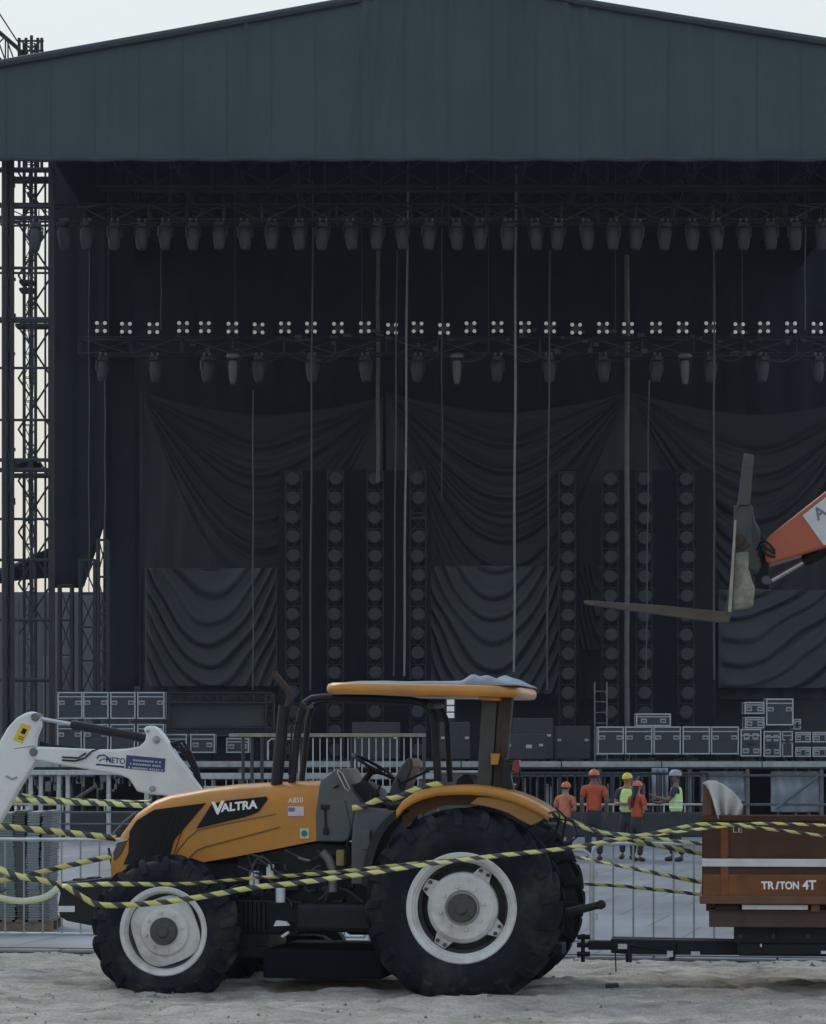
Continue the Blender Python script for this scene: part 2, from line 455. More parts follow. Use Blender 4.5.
# ------------------------------------------------------------ stage
DR = 76.0       # front of the roof
DS = 73.0       # front of the deck
def lattice(mb, A, B, w, d, bay, r=0.03, rb=0.018, sides=('f','b','t','u')):
    """box truss from A to B; w across in x (or z when level), d in y"""
    A = Vector(A); B = Vector(B); t = (B - A); L = t.length; t.normalize()
    up = Vector((0,0,1)) if abs(t.z) < .7 else Vector((1,0,0))
    yv = Vector((0,1,0))
    c = [(-up * w/2 - yv * d/2), (up * w/2 - yv * d/2), (up * w/2 + yv * d/2), (-up * w/2 + yv * d/2)]
    for q in c: mb.tube([A + q, B + q], r, 5)
    nb = max(1, round(L / bay)); s = L / nb
    for i in range(nb + 1):
        p = A + t * (s * i)
        for k in range(4): mb.tube([p + c[k], p + c[(k+1) % 4]], rb, 4, cap=False)
        if i < nb:
            p2 = A + t * (s * (i + 1))
            for k in range(4):
                a, b_ = (c[k], c[(k+1) % 4]) if i % 2 else (c[(k+1) % 4], c[k])
                mb.tube([p + a, p2 + b_], rb, 4, cap=False)

roof = thing('stage_roof', 'huge dark slate gabled stage roof with a plain front banner', 'stage roof', (W(470, 752, DR).x, DR, 0))
cx = roof.location.x
def rp(px, py, d=DR):
    p = W(px, py, d); return (p.x - cx, p.z)
top_pts = [(-60, 74), (0, 62), (180, 30), (350, -1), (410, -14), (470, -19), (530, -14), (578, 0), (700, 20), (826, 40), (1000, 68)]
def ztop(x):
    xs_ = [rp(p[0], p[1]) for p in top_pts]
    for a, b_ in zip(xs_, xs_[1:]):
        if a[0] <= x <= b_[0]:
            t = (x - a[0]) / (b_[0] - a[0]); return a[1] + (b_[1] - a[1]) * t
    return xs_[0][1] if x < xs_[0][0] else xs_[-1][1]
xr0 = rp(54, 0)[0]; xr1 = rp(886, 0)[0]; x0 = rp(-60, 0)[0]; x1 = rp(1000, 0)[0]; zb = rp(0, 161)[1]
def fas(u, v):
    x = x0 + (x1 - x0) * u; zt = ztop(x); z = zb + (zt - zb) * v
    px = x * F / DR + 470
    y = 0.0
    for c_, w_, s_, a_ in ((245, 3, .02, .05), (355, 5, .25, .05), (372, 4, .12, .05), (392, 5, .3, .035), (430, 4, -.06, .035), (450, 4, .02, .04), (487, 4, -.04, .045), (505, 4, .05, .04), (520, 3, .03, .05), (540, 4, -.1, .03), (575, 4, -.22, .05), (592, 4, -.15, .04), (610, 5, -.1, .03), (690, 3, 0, .02), (120, 3, .0, .02)):
        q = (px - c_ - s_ * (v - .5) * 90) / w_
        y -= a_ * 2.2 * math.exp(-q * q) * (.35 + .65 * v)
    y += .035 * noise.noise(Vector((x * .35, z * .5, 1))) + .012 * noise.noise(Vector((x * 2.5, z * .35, 4)))
    y += .05 * math.sin(x * 1.7) * (1 - v) ** 5
    return (x, y, z)
fmb = MB().grid(fas, 520, 24)
fmb.build('fascia', FASCIA, roof, smooth=True)
sm = MB()
for k in range(24):
    x = x0 + (x1 - x0) * (k + .5) / 24
    u_ = (x - x0) / (x1 - x0)
    pts_ = [Vector(fas(u_, v / 12)) + Vector((0, -.004, 0)) for v in range(13)]
    sm.tube(pts_, .008, 4)
split_build(sm, 'seam', FASCIA, roof)
e1 = MB()
pts = [Vector((x0 + (x1 - x0) * i / 60, -.05, ztop(x0 + (x1 - x0) * i / 60) - .06)) for i in range(61)]
e1.tube(pts, .11, 8)
e1.build('roof_edge', FASCIAEDGE, roof, smooth=True)
e2 = MB().tube([(x0 + (x1 - x0) * i / 60, -.05, zb + .05 + .02 * math.sin(i * 1.9)) for i in range(61)], .075, 8)
e2.build('hem', FASCIAEDGE, roof, smooth=True)
rs = MB()
def rsf(u, v):
    x = xr0 + (xr1 - xr0) * u; return (x, .1 + v * 19, ztop(x) - .05)
rs.grid(rsf, 40, 2)
rs.build('roof_sheet', BLACKCLOTH, roof, solid=.04)
ceil = MB()
for i in range(13):
    x = xr0 + 1.2 + i * (xr1 - xr0 - 2.4) / 12
    lattice(ceil, (x, .8, zb + 1.0), (x, 18.5, zb + 1.0), .7, .7, 2.2, .04, .03)
for y in (1.2, 6, 11, 17.5):
    lattice(ceil, (xr0 + .5, y, zb + .9), (xr1 - .5, y, zb + .9), .9, .7, 1.5, .04, .03)
ceil.build('roof_truss', TOWER, roof)
sides = MB()
for xx in (xr0, xr1 - .06):
    sides.add([(xx, .1, zb), (xx, 19, zb), (xx, 19, ztop(xx)), (xx, .1, ztop(xx))], [(0,1,2,3)])
sides.add([(xr0, 19, zb), (xr1, 19, zb), (xr1, 19, ztop(xr1)), (0, 19, ztop(0)), (xr0, 19, ztop(xr0))], [(0,1,2,3,4)])
sides.build('roof_side', BLACKCLOTH, roof, solid=.04)

# deck
deck = thing('stage_platform', 'long dark stage platform with a pale metal deck edge and open scaffold front', 'stage', (cx, DS, 0))
dx0, dx1 = W(-40, 0, DS).x - cx, W(960, 0, DS).x - cx
MB().box((dx0, 0.02, 1.62), (dx1, 21, 1.785)).build('deck', mat('black_deck_ply', (0.025, 0.028, 0.033), .6, var=.3), deck)
de = MB()
xa = W(440, 0, DS).x - cx
k = dx0
while k < dx1:
    de.box((k + .01, -.03, 1.66), (min(k + 2.42, dx1), .018, 1.80)); k += 2.44
de.build('deck_edge', DECKEDGE, deck, bevel=.01)
ul = MB()
for i, px in enumerate((-30, 60, 150, 240, 330, 420, 510, 600, 690, 748, 822, 900)):
    x = W(px, 0, DS).x - cx
    for yy in (.12, 2.6, 5.2, 9): ul.tube([(x, yy, 0.045), (x, yy, 1.62)], .055, 8)
    ul.tube([(x, .12, .3), (x, 2.6, 1.5)], .03, 6)
split_build(ul, 'scaffold_leg', GALVD, deck)
lg = MB()
for z in (1.46, .75, .28):
    lg.tube([(dx0, .06, z), (dx1, .06, z)], .035, 6)
for a, b_ in ((776, 818), (60, 110), (330, 290), (600, 640)):
    lg.tube([(W(a, 0, DS).x - cx, .03, .65), (W(b_, 0, DS).x - cx, .03, 1.42)], .045, 6)
split_build(lg, 'scaffold_ledger', GALVD, deck)
MB().box((dx0, 13, 0.0), (dx1, 13.1, 1.62)).build('back_skirt', BLACKCLOTH, deck)
# pale sheets standing in for bright openings under the deck
def sheet(px0, px1, py0, py1, d, label, name='pale_opening_sheet', mt=None):
    a = W(px0, py1, d); c = W(px1, py0, d)
    def fn(u, v):
        return ((c.x - a.x) * (u - .5), .05 * math.sin(u * 17 + 2 * v) + .03 * math.sin(v * 9), (c.z - a.z) * v)
    o = MB().grid(fn, 30, 14).build(name, mt, smooth=True, solid=.01)
    o.location = ((a.x + c.x) / 2, d, a.z)
    return tag(o, label, 'sheet')
PALE = mat('pale_opening_blue', (0.26, 0.31, 0.37), .6, var=.15, scale=1)
sheet(700, 745, 771, 802, DS + .25, 'pale sheet standing in for a bright opening under the deck above the white cloth', mt=PALE)
sheet(771, 821, 771, 812, DS + .25, 'pale sheet standing in for a bright opening under the deck behind a diagonal brace', mt=PALE)
sheet(652, 668, 768, 800, DS - .6, 'small pale blue sheet behind the worker in the green vest', mt=PALE)

# closely barred black fence in front of the deck
def bar_fence(px0, px1, d, z0, z1, step, label, rail=.03, br_=.016, mt=TRUSS, name='bar_fence', mid=True, cat='fence', r2=None):
    a = W(px0, 0, d).x; b_ = W(px1, 0, d).x
    t = thing(name, label, cat, ((a + b_) / 2, d, 0))
    h = (b_ - a) / 2
    mb = MB()
    mb.tube([(-h, 0, z1), (h, 0, z1)], rail, 8); mb.tube([(-h, 0, z0), (h, 0, z0)], rail, 8)
    mb.build('rail', r2 or mt, t, smooth=True)
    bb = MB(); nb = int((b_ - a) / step)
    for i in range(nb + 1):
        bb.tube([(-h + 2*h*i/nb, 0, z0), (-h + 2*h*i/nb, 0, z1)], br_, 6)
    bb.build('bars', mt, t, smooth=True)
    pp = MB()
    for x in (-h, 0, h):
        pp.tube([(x, .03, 0.045), (x, .03, z1 + .02)], rail * 1.2, 8); pp.box((x - .05, -.3, .045), (x + .05, .3, .075))
    split_build(pp, 'post', mt, t, per=2)
    return t
DARKBAR = mat('dark_blue_bar', (0.020, 0.024, 0.032), .5, var=.3)
bar_fence(508, 612, 71.5, .45, 1.52, .17, 'tall dark barred fence behind the orange shirted workers', rail=.035, br_=.022, mt=DARKBAR)
bar_fence(613, 708, 71.5, .45, 1.52, .17, 'tall dark barred fence behind the workers in green vests', rail=.035, br_=.022, mt=DARKBAR)
# pale boards added under the deck in place of daylight between fence bars
wb = MB()
rng = random.Random(11)
q = 512
while q < 660:
    if rng.random() < .75:
        a = W(q, 0, 73.9).x - W(512, 0, 73.9).x; hh = rng.uniform(.5, .95)
        wb.box((a, 0, .5), (a + rng.uniform(.04, .1), .03, .5 + hh))
    q += rng.choice((5, 7, 9, 12))
wo_ = wb.build('daylight_strips', mat('daylight_strip_white', (0.28, 0.32, 0.36), .6, var=.3), None)
wo_.location = (W(512, 0, 73.9).x, 73.9, 0)
tag(wo_, 'pale upright strips standing in for daylight between bars of the dark fence', 'rack')
rk = MB()
rk.box((0, .04, .045), (3.7, .1, .5)); rk.build('daylight_strips_base', DARKBAR, wo_)

# dark low road barrier blocks in front of the deck
for k, (a, b_, t_) in enumerate(((560, 640, 'low black barrier block behind the legs of the orange shirted workers'), (642, 706, 'low black barrier block behind the worker in the green vest'),
                             (-40, 60, 'low black barrier block behind the stack of grey tiles'), (62, 190, 'low black barrier block behind the tractor nose'))):
    pa = W(a, 0, 70.4).x; pb = W(b_, 0, 70.4).x
    o = MB().prism([(pa - (pa+pb)/2, .045), (pb - (pa+pb)/2, .045), (pb - (pa+pb)/2, .62), (pa - (pa+pb)/2, .62)], -.25, .25).build('crowd_barrier_block', mat('black_plastic', (0.018, 0.021, 0.028), .6, var=.2), None, bevel=.04)
    o.location = ((pa + pb) / 2, 70.4, 0)
    tag(o, t_, 'barrier', 'low black barrier blocks before the stage')
    MB().tube([(pa - (pa+pb)/2, -.1, .80), (pb - (pa+pb)/2, -.1, .80)], .025, 6).build('rail', GALV, o)
    mb = MB()
    for i in range(4):
        x = (pb - pa) * (i / 3 - .5) * .98; mb.tube([(x, -.1, .6), (x, -.1, .80)], .02, 6)
    split_build(mb, 'rail_post', GALV, o)

# curtains
def curtain(name, label, px0, px1, py0, py1, d, mt, amp=.05, fr=4.0, hem=None, cat='curtain', nv=20, thick=.01):
    a = W(px0, py1, d); c = W(px1, py0, d); cxx = (a.x + c.x) / 2
    nu = max(30, int((c.x - a.x) * fr * 2.2))
    def fn(u, v):
        px = px0 + (px1 - px0) * u
        zl = a.z if hem is None else HC - (hem(px) - 752) * d / F
        x = a.x + (c.x - a.x) * u; z = zl + (c.z - zl) * v
        y = amp * math.sin(x * fr * 2.1 + 1.3 * noise.noise(Vector((x * .6, 0, d))) * 3 + .25 * math.sin(z * .4)) * (1 - .5 * v)
        y += amp * 1.5 * noise.noise(Vector((x * .5, z * .12, d)))
        return (x - cxx, y, z - a.z)
    o = MB().grid(fn, nu, nv).build(name, mt, smooth=True, solid=thick)
    o.location = (cxx, d, a.z)
    return tag(o, label, cat)
curtain('back_curtain', 'full width black cloth closing the rear of the stage', 112, 960, 150, 700, 92.5, BLACKCLOTH, .06, 3)
curtain('lower_back_curtain', 'grey cloth skirt along the foot of the stage back wall', 100, 960, 686, 762, 92.0, GREYCLOTH, .03, 2, nv=4)
def hem1(px):
    if px < 84: return 588
    return 588 - (px - 84) * 3.1
curtain('side_curtain', 'black side curtain beside the lattice tower with a slanting torn hem', 48, 106, 140, 590, 84.7, BLACKCLOTH, .05, 4, hem=hem1)
curtain('wing_curtain', 'tall black wing curtain between side curtain and tall grey pole', 103, 134, 140, 705, 85.2, BLACKCLOTH, .05, 4)
curtain('wing_curtain', 'black wing curtain at the far right side of the stage', 868, 920, 140, 705, 85.2, BLACKCLOTH, .05, 4)

# swagged drapes
def swag(px0, px1, label, seed):
    d = 90.0
    a = W(px0, 700, d); c = W(px1, 392, d); w = c.x - a.x; cxx = (a.x + c.x) / 2
    rng = random.Random(seed)
    ph = rng.uniform(0, 6)
    def fn(u, v):
        s = 1 - abs(2*u - 1) ** 1.6
        zt = c.z - .60 * s - .15 * u * (seed % 2)
        z = zt + (a.z - zt) * v
        dep = (zt - z)
        wdt = max(.035, math.sin(PI * min(.999, max(.001, u)))) ** 1.1
        k = dep / (wdt * 3.0 + .12)
        ww = noise.noise(Vector((u * 3, v * 2, seed * 3.3)))
        fold = math.sin(k * 25.0 + ph + 3.2 * ww) + .6 * math.sin(k * 43 + 5 * ww + seed) + .3 * math.sin(k * 71 + 4 * ww)
        env = wdt ** .4 * (1 - .92 * smoothstep(1.0, 2.3, k)) * min(1, .3 + k * 2)
        y = -.050 * fold * env
        vf = (math.sin(u * w * 8.5 + ww * 5) + .5 * math.sin(u * w * 14 + ww * 4)) * .022 * smoothstep(.9, 2, k)
        return (a.x + w * u - cxx, y + vf - .25 * math.sin(PI * u) * min(1, k), z - a.z)
    o = MB().grid(fn, 300, 260).build('swag_drape', SWAGCLOTH, smooth=True, solid=.01)
    o.location = (cxx, d, a.z)
    return tag(o, label, 'drape', 'swagged drapes across the stage')
swag(140, 383, 'dark swagged drape hung behind the lamp columns nearest the tower', 3)
swag(386, 627, 'dark swagged drape hanging above the tractor roof between both lamp column groups', 4)
swag(630, 872, 'dark swagged drape behind the raised fork carriage', 5)
# grey lower drapes, folded in deep U shapes
def ulining(px0, px1, py0, py1, label, seed, fan=0):
    d = 89.2
    a = W(px0, py1, d); c = W(px1, py0, d); w = c.x - a.x; h = c.z - a.z; cxx = (a.x + c.x) / 2
    def fn(u, v):
        s = 1 - (2*u - 1) ** 2
        if fan: s = u * (2 - u) if fan > 0 else (1 - u) * (1 + u)
        z = a.z + h * v
        ww = noise.noise(Vector((u * 2.2, v * 2.5, seed * 2.7)))
        k = (1 - v) * h - 2.5 * (s - .5) + .35 * ww + .05 * noise.noise(Vector((u * 5, v * 4, seed)))
        f = (k * 1.45) % 1.0
        # narrow dark valleys between wide pale rolls
        g = math.exp(-((f - .5) / .13) ** 2)
        depth = .22 * g * (.45 + .55 * noise.noise(Vector((u * 2, k * 1.3, seed + 5)))) - .05 * math.sin(2*PI*f)
        side = smoothstep(0, .06, u) * smoothstep(0, .06, 1 - u)
        return (a.x + w * u - cxx, depth * 1.5 * side + .03 * ww, z - a.z)
    o = MB().grid(fn, 130, 130).build('draped_lining', GREYCLOTH, smooth=True, solid=.01)
    o.location = (cxx, d, a.z)
    return tag(o, label, 'drape', 'grey lower drapes at the back of the stage')
ulining(145, 278, 568, 686, 'grey lower drape with folds left of the lamp columns above the dark riser', 1)
ulining(428, 562, 566, 694, 'grey lower drape with deep round folds right above the tractor roof', 2)
ulining(578, 604, 566, 650, 'narrow strip of grey drape between two lamp columns above the fork tip', 7, fan=1)
ulining(718, 860, 590, 688, 'grey lower drape with steep folds below the orange boom', 3, fan=-1)

# black backing cloths behind the lamp columns
curtain('backing_cloth', 'black backing cloth behind lamp columns above tractor hood', 279, 431, 470, 762, 88.9, BLACKCLOTH, .02, 3, nv=6)
curtain('backing_cloth', 'black backing cloth behind lamp columns crossed by the fork', 604, 716, 470, 762, 88.7, BLACKCLOTH, .02, 3, nv=6)
curtain('backing_cloth', 'narrow black backing cloth behind the lamp column left of the fork tip', 559, 579, 470, 762, 88.9, BLACKCLOTH, .01, 3, nv=6)

# lamp columns: ladder frames each carrying round lamps
lampbox = None
def make_lamp():
    t = thing('round_stage_lamp', 'x', 'lamp', group='round lamps on the lamp columns')
    mb = MB(); mb.lathe([(.0, .30), (.12, .30), (.17, .16), (.20, .0), (.185, -.01)], 20, axis='y'); mb.build('housing', FIXT2, t, smooth=True)
    mb = MB(); mb.lathe([(.186, .0), (.175, -.010), (.0, -.016)], 20, axis='y'); mb.build('lens', LENS, t, smooth=True)
    mb = MB(); mb.tube([(-.23, .08, 0), (-.23, .08, .24), (.23, .08, .24), (.23, .08, 0)], .016, 5); mb.build('yoke', FIXT2, t)
    return t
cols = [(293, 478, 760, 'column above the exhaust pipe', 0), (335, 478, 760, 'column above the front of the tractor roof', 1), (375, 478, 760, 'column beside the tall pole', 2),
        (418, 478, 760, 'column left of the bright hanging chain', 3), (568, 479, 740, 'column behind the tip of the fork', 4), (611, 479, 738, 'column left of the grey pole', 5),
        (645, 479, 722, 'column right of the grey pole', 6), (687, 479, 760, 'column nearest the fork carriage', 7)]
lamp0 = None
for (px, pt, pb, nm, ci) in cols:
    dd = 88.0
    pbot = 760
    t = thing('lamp_column', 'black upright ladder truss, lamp ' + nm, 'truss', W(px, 0, dd).xy.to_3d(), group='upright lamp columns on the stage')
    zt = W(0, pt - 8, dd).z; zb_ = 1.79
    mb = MB(); lattice(mb, (0, .62, zb_), (0, .62, zt), .46, .3, .6, .022, .014); mb.build('ladder_truss', FIXT2, t)
    MB().box((-.35, .3, zb_), (.35, .95, zb_ + .06)).build('foot_plate', FIXT2, t)
    bk = MB()
    n_ = int((pb - pt) / 19.45) + 1
    for i in range(n_):
        z = W(0, pt + i * 19.45, dd).z
        bk.box((-.26, .36, z - .03), (.26, .46, z + .03))
    split_build(bk, 'bracket', FIXT2, t)
    for i in range(n_):
        if ci == 3 and i == 2: continue
        z = W(0, pt + i * 19.45, dd).z
        if lamp0 is None: lamp0 = make_lamp(); o = lamp0
        else: o = copy_tree(lamp0)
        o.location = (t.location.x + random.uniform(-.03, .03), dd, z + random.uniform(-.012, .012)); o.rotation_euler = (random.uniform(-.05, .05), 0, random.uniform(-.08, .08))
        o['label'] = 'round lamp, %s from the top, %s' % (ordinal(i), nm)
# side struts linking columns (small light hooks)
# trusses
def htruss(px0, px1, py0, py1, d, label, bay=1.3):
    a = W(px0, (py0+py1)/2, d); b_ = W(px1, (py0+py1)/2, d); h = (py1 - py0) * d / F
    t = thing('lighting_truss', label, 'truss', ((a.x+b_.x)/2, d, a.z), group='lighting trusses over the stage')
    mb = MB(); hw = (b_.x - a.x) / 2
    lattice(mb, (-hw, .4, 0), (hw, .4, 0), h, .6, bay, .032, .02)
    mb.build('truss_frame', TRUSS, t)
    mb = MB()
    for i in range(7):
        x = -hw * .93 + i * hw * 1.86 / 6
        mb.tube([(x, .4, h/2), (x, .4, W(0, 158, d).z - a.z)], .009, 5)
    split_build(mb, 'hoist_chain', ROPED, t)
    return t
htruss(-2, 900, 203, 221, 79.0, 'upper lighting truss carrying the top row of moving heads', 1.0)
htruss(78, 900, 337, 353, 84.0, 'lower lighting truss with four-lamp blinders above it', 1.4)
# odd clamps and cables on the lower truss
cl = thing('cable_loom', 'tangle of cables and clamps strapped along the lower lighting truss', 'cable loom', (0, 83.9, W(0, 345, 83.9).z))
mb = MB(); rng = random.Random(3)
for i in range(46):
    px = rng.uniform(180, 826); p = W(px, rng.uniform(330, 354), 83.9)
    mb.cbox((p.x, 0, p.z - W(0, 345, 83.9).z), (rng.uniform(.04, .22), .08, rng.uniform(.04, .14)))
split_build(mb, 'clamp', FIXT, cl); mb = MB()
for i in range(20):
    px = rng.uniform(200, 800); a = W(px, 352, 83.9); b_ = W(px + rng.uniform(15, 50), 352, 83.9); zz = W(0, 345, 83.9).z
    mb.tube([(a.x + (b_.x - a.x) * k / 8, 0, a.z - zz - rng.uniform(.25, .3) * math.sin(PI * k / 8)) for k in range(9)], .012, 4)
split_build(mb, 'cable', FIXT, cl)

def make_head(s=1.0):
    t = thing('moving_head_light', 'x', 'stage light')
    MB().cbox((0, 0, -.045), (.26, .26, .12)).build('base', FIXT2, t, bevel=.02)
    mb = MB()
    mb.box((-.20, -.06, -.38), (-.178, .06, -.10)); mb.box((.178, -.06, -.38), (.20, .06, -.10)); mb.box((-.20, -.06, -.12), (.20, .06, -.10)); split_build(mb, 'yoke', FIXT, t, bevel=.01)
    mb = MB(); mb.lathe([(0, -.13), (.13, -.13), (.168, -.18), (.172, -.36), (.155, -.52), (.125, -.66), (.10, -.70)], 18); mb.build('head', FIXT, t, smooth=True)
    mb = MB(); mb.lathe([(.098, -.698), (.06, -.71), (0, -.715)], 16); mb.build('lens', LENS, t, smooth=True)
    mb = MB(); mb.tube([(-.08, .0, .03), (-.08, .1, .10)], .02, 6); mb.tube([(.08, 0, .03), (.08, .1, .10)], .02, 6)
    mb.cbox((-.08, 0, .09), (.05, .06, .07)); mb.cbox((.08, 0, .09), (.05, .06, .07)); mb.build('clamp', mat('dull_clamp', (.10,.11,.12), .5), t)
    return t
head0 = None
for i in range(31):
    px = 36 + i * 26.2 + (1.5 * math.sin(i * 2.1)); d = 79.0
    h = make_head() if head0 is None else copy_tree(head0)
    head0 = head0 or h
    p = W(px, 223, d); h.location = p; h.rotation_euler = (random.uniform(-.10, .10), random.uniform(-.08, .08), random.uniform(-.6, .6))
    h['group'] = 'moving head lights on the upper truss'
    h['label'] = 'dark moving head light hung from the upper truss, %s from the tower' % ordinal(i)
low = [103, 155, 207, 259, 312, 365, 418, 498, 549, 603, 657, 711, 763, 818]
for i, px in enumerate(low):
    h = copy_tree(head0); h.location = W(px, 357, 84.0); h.rotation_euler = (0, random.uniform(-.06, .06), random.uniform(-.5, .5))
    h['group'] = 'moving head lights under the lower truss'
    h['label'] = 'dark moving head light under the lower truss, %s from the left end' % ordinal(i)
# three narrower pale-topped spots
for i, (px, tx) in enumerate(((233, 'between the third and fourth moving heads'), (457, 'near the bright hanging chain'), (685, 'left of the fork carriage top'))):
    t = thing('profile_spotlight', 'slim pale topped spotlight on the lower truss, ' + tx, 'stage light', W(px, 356, 83.6), group='slim pale-topped spotlights on the lower truss')
    MB().lathe([(0, .06), (.16, .05), (.20, 0), (.17, -.05), (.05, -.08), (0, -.08)], 16).build('top_cap', mat('pale_cap', (.13, .16, .18), .5), t, smooth=True)
    MB().lathe([(0, -.14), (.11, -.14), (.13, -.3), (.11, -.6), (.07, -.78), (0, -.79)], 16).build('barrel', mat('spot_barrel', (.075, .09, .10), .5), t, smooth=True)
    MB().tube([(-.16, 0, 0), (-.16, 0, -.3), (.16, 0, -.3), (.16, 0, 0)], .014, 5).build('yoke', FIXT, t)
# four lamp blinders
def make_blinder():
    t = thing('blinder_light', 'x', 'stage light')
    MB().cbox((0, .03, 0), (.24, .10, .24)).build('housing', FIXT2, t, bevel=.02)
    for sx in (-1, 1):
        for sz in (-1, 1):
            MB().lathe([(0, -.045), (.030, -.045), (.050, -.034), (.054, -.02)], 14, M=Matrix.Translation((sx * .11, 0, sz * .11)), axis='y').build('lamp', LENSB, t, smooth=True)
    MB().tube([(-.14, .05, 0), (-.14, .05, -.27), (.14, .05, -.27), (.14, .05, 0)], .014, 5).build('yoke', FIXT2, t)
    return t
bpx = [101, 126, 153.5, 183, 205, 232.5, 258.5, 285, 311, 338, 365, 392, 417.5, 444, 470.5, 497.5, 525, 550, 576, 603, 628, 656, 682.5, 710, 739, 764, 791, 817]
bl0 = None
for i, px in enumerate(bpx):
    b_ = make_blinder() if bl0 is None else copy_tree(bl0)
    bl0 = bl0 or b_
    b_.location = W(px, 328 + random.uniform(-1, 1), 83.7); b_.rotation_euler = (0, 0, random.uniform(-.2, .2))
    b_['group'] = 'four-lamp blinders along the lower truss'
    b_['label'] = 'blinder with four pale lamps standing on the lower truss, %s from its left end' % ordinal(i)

# chains and cables
def cable(px, py0, py1, d, r, m, label, name='hanging_chain', cat='chain', g='chains hanging over the stage', px2=None):
    a = W(px, py0, d); b_ = W(px if px2 is None else px2, py1, d)
    rng = random.Random(int(px))
    o = MB().tube([(a.lerp(b_, k/12) - b_) + Vector((.01 * math.sin(k * 1.3 + px), 0, 0)) for k in range(13)], r, 6).build(name, m, smooth=True)
    o.location = b_
    return tag(o, label, cat, g)
for (px, p0, p1, r, mt, lb, p2) in (
    (408, 165, 676, .030, ROPE, 'bright chain ending above the front of the tractor roof', 404),
    (397, 250, 676, .020, ROPED, 'dull chain just left of the bright chain over the tractor roof', 394),
    (516, 165, 672, .034, ROPE, 'brightest chain hanging to the rear end of the tractor roof', 514),
    (313, 180, 690, .024, ROPED, 'chain hanging down behind the front roll bar of the tractor', 310),
    (253, 390, 690, .018, ROPED, 'thin chain over the left part of the first swag', None),
    (550, 250, 690, .024, ROPED, 'chain hanging right of the grey lower drape over the tractor roof', 547),
    (442, 200, 500, .014, ROPED, 'faint chain fading out at the middle of the central swag', None),
    (649, 380, 680, .018, ROPED, 'chain hanging beside the lamp column right of the grey pole', 646),
    (714, 200, 680, .026, ROPED, 'chain hanging down just left of the fork carriage', None),
    (89, 250, 600, .014, ROPED, 'faint chain in front of the black side curtain', None),
    (105, 380, 560, .020, ROPED, 'chain hanging from the lower truss beside its left end', None),
    (161, 220, 330, .014, ROPED, 'short faint chain above the left end of the lower truss', None),
    (805, 160, 330, .020, ROPED, 'chain at the right edge above the lower truss', None)):
    cable(px, p0, p1, 82.5, r, mt, lb, px2=p2)
for (px, p0, p1, r, lb) in ((131, 350, 760, .075, 'tall grey steel pole at the left edge of the first swag'), (378, 250, 482, .055, 'dull grey pole between the first and second swags'), (627, 255, 762, .075, 'tall weathered grey pole between the two right swags')):
    cable(px, p0, p1, 86.0, r, POLE, lb, 'steel_pole', 'pole', 'upright steel poles on the stage')

